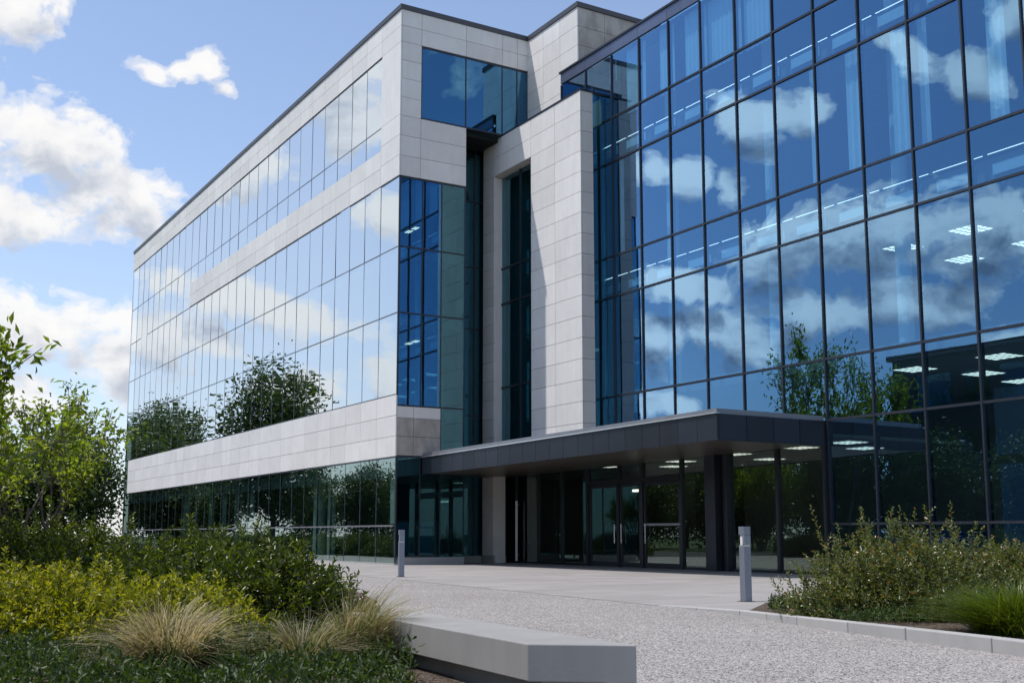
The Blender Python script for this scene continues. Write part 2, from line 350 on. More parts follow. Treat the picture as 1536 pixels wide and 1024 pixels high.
def build_world():
    w = bpy.data.worlds.new('World'); sc.world = w; w.use_nodes = True
    nt = w.node_tree; nt.nodes.clear()
    out = nt.nodes.new('ShaderNodeOutputWorld')
    sky = nt.nodes.new('ShaderNodeTexSky'); sky.sky_type = 'NISHITA'; sky.sun_disc = False
    sky.sun_elevation = SEL; sky.sun_rotation = SAZ; sky.air_density = 1.0; sky.dust_density = .5; sky.ozone_density = 2.0
    tc = nt.nodes.new('ShaderNodeTexCoord'); sx = nt.nodes.new('ShaderNodeSeparateXYZ'); nt.links.new(tc.outputs['Generated'], sx.inputs[0])
    az = math_(nt, 'MULTIPLY', math_(nt, 'ARCTAN2', sx.outputs[0], sx.outputs[1]), 180/math.pi)
    el = math_(nt, 'MULTIPLY', math_(nt, 'ARCSINE', sx.outputs[2]), 180/math.pi)
    P = nt.nodes.new('ShaderNodeCombineXYZ'); nt.links.new(az, P.inputs[0]); nt.links.new(el, P.inputs[1])
    skc = mixc(nt, 1.0, sky.outputs[0], SKY_TINT, 'MULTIPLY')
    veil = ramp(nt, math_(nt, 'MULTIPLY', el, 1/90), [(0, .50), (.08, .30), (.2, .14), (.4, .05), (1, 0.0)])   # thin veil near the horizon
    skc = mixc(nt, veil, skc, (CLOUD_L*.74, CLOUD_L*.81, CLOUD_L*.95))
    def bg_():
        b = nt.nodes.new('ShaderNodeBackground'); b.inputs[1].default_value = .15; return b
    def sky_with(name, blobs, detail, shade=True, fill=.92, tones=((0, (1.0, .99, .975)), (.4, (.95, .945, .95)), (.8, (.70, .73, .80)), (1, (.56, .60, .69))), bright=1.0, skc=skc):
        g = cloud_group(name, blobs, detail, fill)
        def field(vec):
            n = nt.nodes.new('ShaderNodeGroup'); n.node_tree = g; nt.links.new(vec, n.inputs[0]); return n.outputs[0]
        d0 = field(P.outputs[0])
        if shade:
            up = nt.nodes.new('ShaderNodeVectorMath'); up.operation = 'ADD'; nt.links.new(P.outputs[0], up.inputs[0])
            th2 = nt.nodes.new('ShaderNodeVectorMath'); th2.operation = 'MULTIPLY_ADD'; nt.links.new(d0, th2.inputs[0]); th2.inputs[1].default_value = (1e-7,)*3; th2.inputs[2].default_value = (-.5, 1.5, 0)
            nt.links.new(th2.outputs[0], up.inputs[1]); d1 = field(up.outputs[0])
        else: d1 = math_(nt, 'SUBTRACT', d0, .3)
        alpha = ramp(nt, d0, [(.0, 0.0), (.20, .42), (.52, .95), (1, 1.0)], 'EASE')
        alpha = math_(nt, 'MULTIPLY', alpha, ramp(nt, math_(nt, 'MULTIPLY', el, .1), [(0, .3), (.4, 1.0)]))
        thick = math_(nt, 'MULTIPLY_ADD', d1, .85, .06, clamp=True)      # how much cloud lies between here and the light above
        ccol = ramp(nt, thick, list(tones))
        cs = mixc(nt, 1.0, ccol, (CLOUD_L*bright,)*3, 'MULTIPLY')
        b = bg_(); nt.links.new(mixc(nt, alpha, skc, cs), b.inputs[0]); return b
    near = lambda lo, hi: [c for c in CLOUDS if lo-c[2]-3 < c[0] < hi+c[2]+3]
    ahead = sky_with('clouds_ahead', near(-40, 40), 9, True, .92, ((0, (1.0, .99, .98)), (.35, (.92, .92, .93)), (.7, (.70, .73, .79)), (1, (.55, .59, .68))), .93)
    # bright haze low in the west, where the long facade looks
    hz = math_(nt, 'MULTIPLY', ramp(nt, math_(nt, 'MULTIPLY_ADD', az, -1/40, -1.0), [(0, .5), (.35, .42), (.56, .0), (1, 0)], 'EASE'), ramp(nt, math_(nt, 'MULTIPLY', el, 1/34), [(0, .9), (.6, .7), (1, .15)]))
    skl = mixc(nt, hz, skc, (CLOUD_L*.92, CLOUD_L*.95, CLOUD_L*1.0))
    left = sky_with('clouds_left', near(-62, -40), 8, True, .96, ((0, (1.0, .985, .97)), (.4, (.92, .92, .94)), (.8, (.68, .71, .78)), (1, (.52, .56, .65))), 1.0, skl)
    skw = mixc(nt, 1.0, skl, (.66, .78, .86), 'MULTIPLY')     # the deep blue part of the sky
    west = sky_with('clouds_west', near(-125, -60), 9, True, 1.04, ((0, (1.0, .98, .96)), (.30, (.84, .84, .86)), (.62, (.46, .50, .57)), (1, (.20, .24, .32))), 1.75, mixc(nt, ramp(nt, math_(nt, 'MULTIPLY_ADD', az, -1/20, -2.9), [(0, 0.0), (.5, 1.0)], 'EASE'), skl, skw))
    rest = sky_with('clouds_rest', [(40, 22, 12, 5, 0), (75, 18, 14, 5, 0), (110, 24, 12, 5, 0), (150, 16, 14, 5, 0), (-160, 20, 14, 5, 0), (-135, 20, 8, 4, 0)], 5, False)
    high = bg_(); nt.links.new(mixc(nt, .30, skc, (CLOUD_L*.9, CLOUD_L*.92, CLOUD_L*.96)), high.inputs[0])
    def pick(cond, a, b):
        m = nt.nodes.new('ShaderNodeMixShader'); nt.links.new(cond, m.inputs[0]); nt.links.new(a.outputs[0], m.inputs[1]); nt.links.new(b.outputs[0], m.inputs[2]); return m
    m0 = pick(math_(nt, 'LESS_THAN', az, -61), left, west)
    in_left = math_(nt, 'LESS_THAN', az, -40); m1 = pick(in_left, ahead, m0)
    inside = math_(nt, 'MULTIPLY', math_(nt, 'GREATER_THAN', az, -125), math_(nt, 'LESS_THAN', az, 25)); m2 = pick(inside, rest, m1)
    low = math_(nt, 'MULTIPLY', math_(nt, 'GREATER_THAN', el, 0), math_(nt, 'LESS_THAN', el, 34)); m3 = pick(low, high, m2)
    nt.links.new(m3.outputs[0], out.inputs[0])
    w.cycles.sampling_method = 'MANUAL'; w.cycles.sample_map_resolution = 512
CLOUD_L = 6.4; SKY_TINT = (1.0, 1.0, 1.04)
build_world()
sc.view_settings.view_transform = 'Standard'; sc.view_settings.look = 'None'
sc.view_settings.exposure = .15; sc.view_settings.gamma = 1
sc.render.engine = 'CYCLES'
cy = sc.cycles; cy.max_bounces = 8; cy.transparent_max_bounces = 24; cy.glossy_bounces = 5; cy.diffuse_bounces = 3; cy.transmission_bounces = 4
cy.use_denoising = True; cy.sample_clamp_indirect = 8; cy.caustics_reflective = False; cy.caustics_refractive = False

# ------------------------------------------------------------------ ground
def sheet(name, pts, z, mat, kind='structure', rot=None):
    mb = MB()
    if rot is None: mb.quad(*[(x, y, z) for x, y in pts]); o = mb.build(name, mat)
    else:
        c, s = math.cos(-rot), math.sin(-rot)
        mb.quad(*[(x*c-y*s, x*s+y*c, z) for x, y in pts]); o = mb.build(name, mat); o.rotation_euler = (0, 0, rot)
    o['kind'] = kind; return o
sheet('ground', [(-900, -900), (900, -900), (900, 900), (-900, 900)], -.03, 'lawn')
sheet('car_park', [AB(70, -6.5), AB(-10, -6.5+0), AB(-10, -20), AB(70, -20)][::-1], -.012, 'asphalt')
# plaza of exposed aggregate in front, slab paving from the joint line to the doors
e0 = np.array((-3.14, 27.39)); ed = np.array((2.1, 16.56)) - e0; ed /= np.linalg.norm(ed)
pA, pB = e0 - ed*16, e0 + ed*40
sheet('plaza', [(-7.5, 3), (-6, -14), (40, -14), (40, 70), (-8, 70), AB(46, 2), AB(46, -4.5), AB(9, -5.5), AB(2, -12)], 0.0, 'exposed_aggregate')
far = lambda p, d: (p[0] + D2[0]*d, p[1] + D2[1]*d)
sheet('paving', [tuple(pB), far(pB, 40), far(pA, 40), tuple(pA)], .004, 'slab_paving', rot=TH)

# ------------------------------------------------------------------ LEFT WING: pale stone and glass offices
W = wing('office_wing', 'long office wing with pale stone bands and ribbon glazing, left of the entrance', 'office building', 0, 0)
L = 42.1
ED = [0.0] + [1.58 + 1.437*k for k in range(28)] + [L]        # mullion lines
BAND_END = 1.58 + 1.437*18
st = MB()
panels(st, 'b', 0, [-.05] + ED[1:], [18.64, 19.25, 19.86])
panels(st, 'a', 0, [0, .78, 2.63, 4.19, 4.84, 5.36], [18.64, 19.25, 19.86])
st.build('parapet_cladding', 'pale_limestone', W); st = MB()
panels(st, 'b', 0, [-.05, 1.58], [13.65, 14.4, 15.15, 15.9, 18.64])
panels(st, 'b', 0, ED[1:20], [13.65, 14.32, 15.0])
panels(st, 'a', 0, [0, .78], [15.87, 16.56, 17.26, 17.95, 18.64])
panels(st, 'a', 0, [0, .78, 2.64], [13.65, 14.39, 15.13, 15.87])
st.build('upper_cladding', 'pale_limestone', W); st = MB()
panels(st, 'b', 0, [-.05] + ED[1:28] + [41.05], [3.69, 4.39, 5.1, 5.81])
panels(st, 'a', 0, [0, .62, 1.67], [5.02, 5.42])
st.build('lower_cladding', 'pale_limestone', W)
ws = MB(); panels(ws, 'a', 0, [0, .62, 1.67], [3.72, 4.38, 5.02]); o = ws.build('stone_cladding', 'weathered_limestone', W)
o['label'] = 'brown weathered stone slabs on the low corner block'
core = MB()      # wall build-up behind the slabs, butted piece to piece
core.box(0.002, L, .002, .3, 18.66, 19.85); core.box(.002, 1.56, .002, .3, 13.67, 18.64); core.box(1.6, BAND_END-.02, .002, .3, 13.67, 14.98)
core.box(.002, 41.03, .002, .3, 3.71, 5.79)
core.box(.002, .3, .31, 5.35, 18.66, 19.85); core.box(.002, .3, .31, .76, 15.89, 18.64); core.box(.002, .3, .31, 2.62, 13.67, 15.85)
core.box(.002, .3, .31, 1.65, 3.74, 5.40)
core.box(.31, L-.3, 11.7, 12, 0, 19.8)            # back wall
core.box(L-.28, L, .31, 12, 0, 19.8)              # far gable
core.build('wall', 'core_wall', W)
rf = MB(); rf.box(.31, L-.3, .31, 11.68, 19.3, 19.5); rf.build('roof', 'roofing', W)
cp = MB(); cp.box(-.09, L+.06, -.09, .34, 19.86, 20.04); cp.box(-.09, .34, .345, 5.36, 19.86, 20.04)
cp.build('roof_coping', 'coping_metal', W)
gz, ok = [], []
for u0, u1 in zip(ED[:-1], ED[1:]):
    for z0, z1 in ((5.81, 8.71), (8.71, 11.08), (11.08, 13.65)): gz.append((u0, u1, z0, z1))
    if u0 > 0:
        gz.append((u0, u1, 15.9, 18.64))
        gz.append((u0, u1, 15.0 if u0 < BAND_END-.1 else 13.65, 15.9))
gz.append((41.05, L, 3.69, 5.81))
panes(W, 'b', -.012, gz, 'pale_glass', .0022, 'window_pane', .0009)
gg = []
for u0, u1 in zip(ED[:-1], ED[1:]):
    for z0, z1 in ((.06, 1.32), (1.32, 3.69)): gg.append((u0, u1, z0, z1))
panes(W, 'b', -.012, gg, 'green_glass')
fr = MB(); hw = .010; f0, f1 = -.020, .06
for k, u in enumerate(ED):
    lo, hi = (u, u+.03) if k == 0 else ((u-.03, u) if k == len(ED)-1 else (u-hw, u+hw))
    fr.box(lo, hi, f0, f1, .06, 3.685); fr.box(lo, hi, f0, f1, 5.815, 13.645)
    if k > 0: fr.box(lo, hi, f0, f1, 15.005 if u < BAND_END-.1 else 13.655, 18.635)
def rails(z, h, a0, a1):
    e = [x for x in ED if a0-.01 <= x <= a1+.01]
    for u0, u1 in zip(e[:-1], e[1:]): fr.box(u0+hw+.001+(.016 if u0 == 0 else 0), u1-hw-.001-(.016 if u1 == L else 0), f0+.003, f1-.01, z-h, z+h)
for z, h in ((5.835, .02), (8.71, .022), (11.08, .022), (13.62, .024)): rails(z, h, 0, L)
rails(15.9, .02, 1.58, L); rails(18.61, .024, 1.58, L); rails(3.66, .024, 0, L)
fr.build('mullion_frame', 'slim_metal', W)
sr = MB(); sr.box(.04, L-.04, -.075, -.038, 1.295, 1.35); sr.build('sill_rail', 'flashing_metal', W)
pl = MB(); pl.box(.0, L, -.02, .2, -.02, .055); pl.box(-.06, .25, .21, 2.64, -.02, .25); pl.box(1.54, 1.8, 2.66, 5.3, -.02, .25); pl.build('plinth', 'kerb_concrete', W)
# end face glazing
eg = []
for u0, u1 in ((.78, 2.63), (2.63, 4.19), (4.19, 4.84), (4.84, 5.36)): eg.append((u0, u1, 15.87, 18.64))
for u0, u1 in ((0.0, .9), (.9, 1.67)):
    for z0, z1 in ((5.42, 8.71), (8.71, 11.08), (11.08, 13.65)): eg.append((u0, u1, z0, z1))
panes(W, 'a', -.012, eg, 'end_glass', .0008)
eg = [(u0, u1, .25, 3.72) for u0, u1 in ((0.0, .9), (.9, 1.67))] + [(1.67, 2.64, z0, z1) for z0, z1 in ((.25, 3.72), (3.72, 5.42), (5.42, 8.71), (8.71, 11.08), (11.08, 13.65))]
panes(W, 'a', -.012, eg, 'teal_glass', .0008, 'dark_pane')  # glass coloured darker to stand in for dark reflections of the portal side
rg = []
for u0, u1 in ((2.66, 3.9), (3.9, 5.34)):
    for z0, z1 in ((.25, 3.72), (3.72, 5.42), (5.42, 8.71), (8.71, 11.08), (11.08, 13.65), (13.65, 15.85)): rg.append((u0, u1, z0, z1))
panes(W, 'a', 1.58, rg, 'teal_glass', .0008)
ef = MB()
for u, z0, z1 in ((.015, 5.43, 13.64), (.9, 5.43, 13.64), (2.625, .26, 13.64), (1.67, 5.43, 13.64), (.015, .26, 3.71), (.9, .26, 3.71), (1.69, .26, 5.42),
                  (.80, 15.88, 18.63), (2.63, 15.88, 18.63), (4.19, 15.88, 18.63), (4.84, 15.88, 18.63), (5.34, 15.88, 18.63)):
    ef.box(-.034, .06, u-.018, u+.018, z0, z1)
for z in (8.71, 11.08, 13.61, 5.45): ef.box(-.03, .05, .035, 2.6, z-.028, z+.028)
for z in (15.90, 18.60): ef.box(-.03, .05, .82, 5.32, z-.032, z+.032)
for z in (.28, 3.69): ef.box(-.03, .05, .035, 1.65, z-.03, z+.03)
ef.build('end_frame', 'frame_metal', W); ef = MB()
for u in (2.68, 3.9, 5.32): ef.box(1.55, 1.65, u-.02, u+.02, .26, 15.84)
for z in (3.72, 5.42, 8.71, 11.08, 13.65): ef.box(1.553, 1.64, 2.702, 3.878, z-.025, z+.025); ef.box(1.553, 1.64, 3.922, 5.298, z-.025, z+.025)
ef.build('recess_frame', 'frame_metal', W)
sp = MB(); sp.box(.31, 3.4, 2.66, 5.34, 15.72, 15.865); sp.box(.07, 1.5, 2.60, 2.635, .3, 15.7); sp.box(.0, 3.4, 5.345, 5.36, .0, 15.86)
sp.build('soffit', 'dark_panel', W)
sd = MB(); sd.box(.06, .09, .04, 1.64, 1.5, 3.66); sd.build('spandrel_panel', 'dark_panel', W)
bp_ = MB(); bp_.box(.12, .15, .06, .60, .3, 1.45); bp_.box(.12, .15, .95, 1.5, .3, 1.45); bp_.build('screen_panel', 'blue_panel', W)
fl = MB()
for z in (.05, 5.1, 8.35, 10.8, 13.3, 15.55): h = .04 if z < 1 else .28; fl.box(.36, L-.32, .34, 2.58, z, z+h); fl.box(1.95, L-.32, 2.59, 11.6, z, z+h)
fl.build('floor_slab', 'slab_concrete', W)
iw = MB(); iw.box(1.9, 1.94, 2.66, 5.3, .3, 15.6); iw.box(3.5, L-.4, 6.5, 6.65, .1, 5.05)
for z in (5.4, 8.65, 11.1, 13.6): iw.box(.9, L-.4, 5.5, 5.6, z, z+2.1)
iw.build('interior_wall', 'office_wall', W)
for a in (8.1, 9.45, 20.2, 30.1):
    m = MB()
    m.bar((.95, a, .08), (.95, a, 5.08), .17 if a < 9 else .26, None, 16); m.build('column', 'white_paint', W)
bm_ = MB(); bm_.box(.4, L-.4, .28, .36, 3.02, 3.64); bm_.build('ceiling_bulkhead', 'office_wall', W)
for k in range(6):
    a0 = 15.5 + k*2.3 + rng.uniform(0, .8); w = rng.uniform(.5, 1.2); m = MB()
    nn = int(w/.07)
    for j in range(nn):
        aa = a0 + j*.07; m.quad((.30 + .02*(j % 2), aa, .3), (.30 + .02*((j+1) % 2), aa+.07, .3), (.30 + .02*((j+1) % 2), aa+.07, 3.0), (.30 + .02*(j % 2), aa, 3.0))
    m.build('curtain', 'office_wall', W)
def ceiling_lamp(parent, a, b, z, wa=.55, wb=.55, mat='lamp_white', n=4):
    m = MB()
    for i in range(n):
        for j in range(n):
            ca = a + (i+.5-n/2)*wa*2/n; cb = b + (j+.5-n/2)*wb*2/n; h = wa/n*.72; h2 = wb/n*.72
            m.quad((cb-h2, ca-h, z), (cb-h2, ca+h, z), (cb+h2, ca+h, z), (cb+h2, ca-h, z))
    return m.build('ceiling_light', mat, parent)
for (a, b, z) in ((1.4, 1.6, 15.5), (5.2, 3.0, 13.27), (3.4, 2.2, 8.3)): ceiling_lamp(W, a, b, z+.02, .6, .12, 'lamp_soft', 2)
bd = MB(); bd.box(.95, 1.3, .4, .46, 1.4, 3.0); nb = bd.build('notice_board', 'white_paint', W)
bd = MB(); bd.box(.88, .948, .4, .46, 1.4, 2.5); bd.build('red_edge', 'orange_paint', nb)
bd = MB(); bd.box(.72, .945, .4, .46, 2.52, 2.85); bd.build('yellow_corner', 'yellow_paint', nb)

# ------------------------------------------------------------------ STAIR TOWER behind, stone
T = wing('stair_tower', 'plain stone stair tower with dark coping rising behind the corner of the glass wing', 'tower', 0, 5.36)
ts = MB()
zz = [12.6, 13.33, 14.06, 14.79, 15.52, 16.25, 16.98, 17.71, 18.42, 19.14, 19.86]
panels(ts, 'b', 5.36, [-2.40, -1.15, -.02], zz[:8]); panels(ts, 'b', 5.36, [-3.4-.05, -2.3, -1.15, -.02], zz[7:])
o = ts.build('stone_cladding', 'pale_limestone', T)
tw = MB()
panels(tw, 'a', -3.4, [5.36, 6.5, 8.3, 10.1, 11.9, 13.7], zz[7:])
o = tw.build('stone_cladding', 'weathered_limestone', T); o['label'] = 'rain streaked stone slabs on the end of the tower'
tc = MB(); tc.box(-3.39, 6, 5.37, 13.7, 17.72, 19.84); tc.box(-2.38, 6, 5.37, 13.7, 3.7, 17.7); tc.box(-2.38, 1.9, 11.2, 13.7, 0, 3.68); tc.build('wall', 'core_wall', T)
tk = MB(); tk.box(-3.5, 6, 5.27, 13.8, 19.86, 20.04); tk.build('roof_coping', 'coping_metal', T)

# ------------------------------------------------------------------ STONE PORTAL
Pt = wing('stone_portal', 'tall pale stone portal frame around a narrow teal glass slot, above the canopy', 'portal', -1.9, 4.25)
ps = MB(); B0 = 4.25
zr = [15.87 - .7035*k for k in range(18)]        # down to 3.9
zl = list(reversed(zr))
for k in range(2): panels(ps, 'b', B0, [-5.21, -3.61, -2.04, .59, 1.43], [zr[k+1], zr[k]])
panels(ps, 'b', B0, [-5.21, -3.61, -2.04], [z for z in zl if z <= 14.47])
panels(ps, 'b', B0, [.59, 1.43], [.28] + [.28 + (14.463-.28)*k/20 for k in range(1, 21)])
panels(ps, 'a', -5.21+.05, [B0, 4.71], zl)
ps.build('stone_cladding', 'pale_limestone', Pt)
pc = MB(); pc.box(-5.155, -2.045, B0+.002, 4.70, 3.2, 14.44); pc.box(.595, 1.425, B0+.002, 4.70, .0, 14.44); pc.box(-5.155, 1.425, B0+.002, 4.70, 14.46, 15.86)
pc.build('reveal', 'pale_limestone', Pt)
pk = MB(); pk.box(-5.24, 1.46, B0-.07, 4.74, 15.872, 15.93); pk.box(-5.24, -5.14, 4.70, 4.78, 15.935, 16.05); pk.box(-5.24, -5.0, 4.745, 5.24, 15.872, 15.93); pk.build('coping', 'frame_metal', Pt)
pb = MB(); pb.box(.56, 1.46, B0-.06, B0+.0, -.01, .27); pb.build('base_stone', 'kerb_concrete', Pt)
panes(Pt, 'a', -5.17, [(4.73, 5.24, z0, z1) for z0, z1 in ((3.9, 5.5), (5.5, 8.82), (8.82, 10.19), (10.19, 13.44), (13.44, 15.87))], 'teal_glass', .0005, 'side_pane')
pg = []
for u0, u1 in ((-2.04, -.78), (-.78, .59)):
    for z0, z1 in ((3.3, 6.4), (6.4, 9.55), (9.55, 10.9), (10.9, 14.42)): pg.append((u0, u1, z0, z1))
panes(Pt, 'b', 4.55, pg, 'teal_glass', .0008, 'slot_pane')
pf = MB(); pf.box(-.81, -.75, 4.50, 4.6, 3.3, 14.43)
for z in (6.4, 9.55, 10.9): pf.box(-2.03, -.812, 4.505, 4.59, z-.035, z+.035); pf.box(-.748, .585, 4.505, 4.59, z-.035, z+.035)
pf.build('mullion_frame', 'frame_metal', Pt)
pd = MB(); pd.box(-5.1, 1.4, 5.15, 5.22, 3.9, 15.8); pd.build('back_panel', 'office_wall', Pt)

# ------------------------------------------------------------------ GLASS WING
G = wing('glass_wing', 'blue mirrored glass office wing with gridded curtain wall, right of the stone portal', 'office building', -2.5, 5.25)
BR = 5.25; CE = [-2.5] + [-4.05-1.53*k for k in range(18)]; AR = CE[-1]
ZR = [1.28, 3.92, 5.50, 8.82, 10.19, 13.44, 14.97, 17.22]
cells = []
for u0, u1 in zip(CE[:-1], CE[1:]):
    for z0, z1 in zip(ZR[1:-1], ZR[2:]): cells.append((u1, u0, z0, z1))
    if u0 < -14.7:
        cells.append((u1, u0, .08, 1.28)); cells.append((u1, u0, 1.28, 3.92))
def seen(c): return c[0] > -21.0
cells.sort(key=lambda c: (not seen(c), -(c[3]-c[2])))
panes(G, 'b', BR, cells, 'blue_glass', .0030, 'window_pane', .0013)
gf = MB(); hw = .022; g0, g1 = BR-.045, BR+.14
for k, u in enumerate(CE):
    z0 = .06 if u < -14.7 else 3.93
    gf.box(u-hw, u+hw, g0, g1, z0, 17.2)
for u0, u1 in zip(CE[:-1], CE[1:]):
    for z in ZR[:-1]:
        if z < 4 and not u0 < -14.7: continue
        gf.box(u1+hw+.002, u0-hw-.002, g0+.006, g1-.02, z-.030, z+.030)
    if u0 < -14.7: gf.box(u1+hw+.002, u0-hw-.002, g0+.006, g1-.02, .0, .09)
gf.build('mullion_frame', 'frame_metal', G)
# darker panelled parapet
pp = MB()
for u0, u1 in zip(CE[:-1], CE[1:]): pp.box(u1+.006, u0-.006, BR-.05, BR+.02, 17.23, 17.63)
pp.build('parapet_panel', 'parapet_metal', G)
pk = MB(); pk.box(AR-.1, -2.44, BR-.09, BR+.4, 17.63, 17.70); pk.build('roof_coping', 'frame_metal', G)
gr = MB(); gr.box(AR, -2.5, BR+.45, 20, 17.25, 17.5); gr.build('roof', 'roofing', G)
gw = MB(); gw.box(AR-.2, AR-.02, BR, 20, 0, 17.4); gw.box(AR, -2.5, 19.8, 20, 0, 17.24); gw.box(-2.49, -2.44, BR+.15, 5.34, 3.9, 17.4); gw.box(1.62, 1.7, 5.4, 11.1, 0, 3.5); gw.box(-2.49, -2.36, 13.705, 19.79, 0, 17.2)
gw.build('wall', 'core_wall', G)
gs = MB()
gs.box(AR, -2.52, BR+.18, 19.7, .0, .03)
for z0, z1 in ((5.32, 5.66), (9.0, 9.5), (13.75, 14.2)): gs.box(AR, -2.6, BR+.35, 19.7, z0, z1)
gs.build('floor_slab', 'slab_concrete', G)
gc = MB()
for z in (5.27, 8.93, 13.66, 17.0): gc.box(AR, -2.62, BR+.5, 19.6, z, z+.04)
gc.build('ceiling', 'office_ceiling', G)
gi_ = MB()
gi_.box(AR, -2.5, 13.5, 13.6, .04, 5.2); gi_.box(AR, -3.5, 14.5, 14.6, 5.7, 8.9); gi_.box(AR, -3.5, 14.5, 14.6, 9.6, 13.6); gi_.box(AR, -3.5, 12.5, 12.6, 14.3, 16.9)
gi_.box(-14.6, 1.6, 5.45, 11.1, 3.52, 3.6)
gi_.build('interior_wall', 'office_wall', G)
for k, (u0, u1) in enumerate(zip(CE[:-1], CE[1:])):
    if u1 < -22.5: break
    # luminaire line, and light bulkhead, at each floor edge
    for zl_, zb0, zb1 in ((14.42, 13.82, 14.10), (9.72, 9.08, 9.34)):
        m = MB(); m.box(u1+.10, u0-.04, BR+.62, BR+.64, zl_-.006, zl_+.007); m.build('light_strip', 'lamp_strip', G)
        m = MB(); m.box(u1+.10, u0-.38, BR+.30, BR+.33, zb0, zb1); m.build('edge_panel', 'bulkhead_white', G)
# blinds and curtains behind the top and third rows
for k, f0_, f1_, z0, z1 in ((2, .35, 1, 15.0, 17.2), (3, .52, 1, 15.0, 17.2), (4, .35, 1, 15.0, 17.2), (5, .06, 1, 15.0, 17.2), (6, .10, .8, 15.0, 17.2), (1, .70, .98, 16.4, 17.2),
                          (8, .55, .95, 10.22, 13.6), (9, .52, .9, 10.22, 13.6), (10, .06, .22, 10.22, 13.6), (7, .72, .92, 10.22, 13.6), (11, .3, .6, 10.22, 13.6), (4, .75, .9, 10.22, 13.6), (2, .05, .16, 10.22, 13.6)):
    u0, u1 = CE[k], CE[k+1]; a0 = u0 + (u1-u0)*f0_; a1 = u0 + (u1-u0)*f1_
    m = MB(); nn = max(3, int(abs(a1-a0)/.09))
    for j in range(nn):
        x0 = a0 + (a1-a0)*j/nn; x1 = a0 + (a1-a0)*(j+1)/nn; b0 = BR+.24 + .035*(j % 2); b1 = BR+.24 + .035*((j+1) % 2)
        m.quad((b0, x0, z0), (b1, x1, z0), (b1, x1, z1), (b0, x0, z1))
    m.build('curtain', 'blind_fabric', G)
for i in range(4):
    for j in range(3):
        a = -15.8 - i*2.5 - (j % 2)*.4; ceiling_lamp(G, a, 7.4 + j*2.2, 5.26, .42, .42)
for a, b in ((-11.6, 7.4), (-12.4, 9.2), (-13.6, 7.2), (-8.6, 7.6), (-7.4, 10.2), (-5.0, 8.4), (-1.2, 8.0), (-2.6, 10.0)): ceiling_lamp(G, a, b, 3.50, .42, .42)  # last two lamps are added to brighten the black bay beside the portal
for i in range(5):
    for j in range(2): ceiling_lamp(G, -14.6 - i*2.2, 8.6 + j*2.6, 8.92, .42, .42)
for a in (-7.1, -11.7, -16.3, -20.9):
    for z0, z1 in ( (5.7, 8.9), (9.6, 13.6), (14.3, 16.9)):
        m = MB(); m.bar((BR+1.3, a, z0), (BR+1.3, a, z1), .2, None, 14); m.build('column', 'white_paint', G)
m = MB(); m.box(-16.6, -13.5, 8.4, 9.1, .05, 1.05); m.box(-16.7, -13.4, 8.3, 9.2, 1.055, 1.10); m.build('reception_desk', 'desk_blue', G)
m = MB(); m.box(-19.1, -18.0, 7.6, 7.7, .05, 2.7); m.box(-20.9, -19.6, 7.9, 8.0, .05, 2.7); m.box(-19.0, -17.2, 8.6, 8.7, 3.0, 4.7); m.build('partition', 'blue_panel', G)

# ------------------------------------------------------------------ ENTRANCE SCREEN with doors
E_ = wing('glazed_entrance', 'dark glazed entrance screen with framed doors under the canopy', 'entrance', -7, 5.2)
BE_ = 5.17; ZT = 2.66
cuts = [.59, -.95, -2.5, -4.09, -5.85, -7.05, -8.98, -10.26, -11.1, -12.99, -14.7]
ep = []
doors = [(-4.09, -5.85), (-5.85, -7.05), (-7.05, -8.98)]
for u0, u1 in zip(cuts[:-1], cuts[1:]):
    if (u0, u1) in doors: ep.append((u1, u0, ZT+.1, 3.9)); continue
    if u0 == -10.26: ep.append((-10.36, -10.26, .05, 3.9)); continue
    ep.append((u1, u0, .05, 3.9))
panes(E_, 'b', BE_, ep, 'clear_glass', .0008)
efm = MB()
ef2 = MB()
for u, w in ((-12.99, .05), (-14.68, .03)): ef2.box(u-w, u+w, BE_-.07, BE_+.08, .0, 3.9)
for u, w in ((.56, .03), (-.95, .022), (-2.5, .03), (-4.09, .07), (-5.85, .03), (-7.05, .07), (-8.98, .04)):
    efm.box(u-w, u+w, BE_-.07, BE_+.08, .0, 3.9)
efm.box(-8.93, -4.17, BE_-.09, BE_-.072, ZT-.02, ZT+.12)
efm.box(-8.93, -7.13, BE_-.06, BE_+.07, ZT-.02, ZT+.1); efm.box(-6.97, -5.89, BE_-.06, BE_+.07, ZT-.02, ZT+.1); efm.box(-5.81, -4.17, BE_-.06, BE_+.07, ZT-.02, ZT+.1)
for u0, u1 in zip(cuts[:-1], cuts[1:]):
    if u0 == -10.26 or (u0, u1) in doors: continue
    (efm if u0 > -10 else ef2).box(u1+.08, u0-.08, BE_-.05, BE_+.06, .0, .07)
ef2.build('side_frame', 'door_metal', E_)
efm.build('mullion_frame', 'door_metal', E_)
cl = MB(); cl.box(-10.80, -10.36, BE_-.32, BE_+.3, 0, 3.9); cl.box(-11.1, -10.92, BE_-.14, BE_+.14, 0, 3.9); cl.build('column', 'fascia_metal', E_)
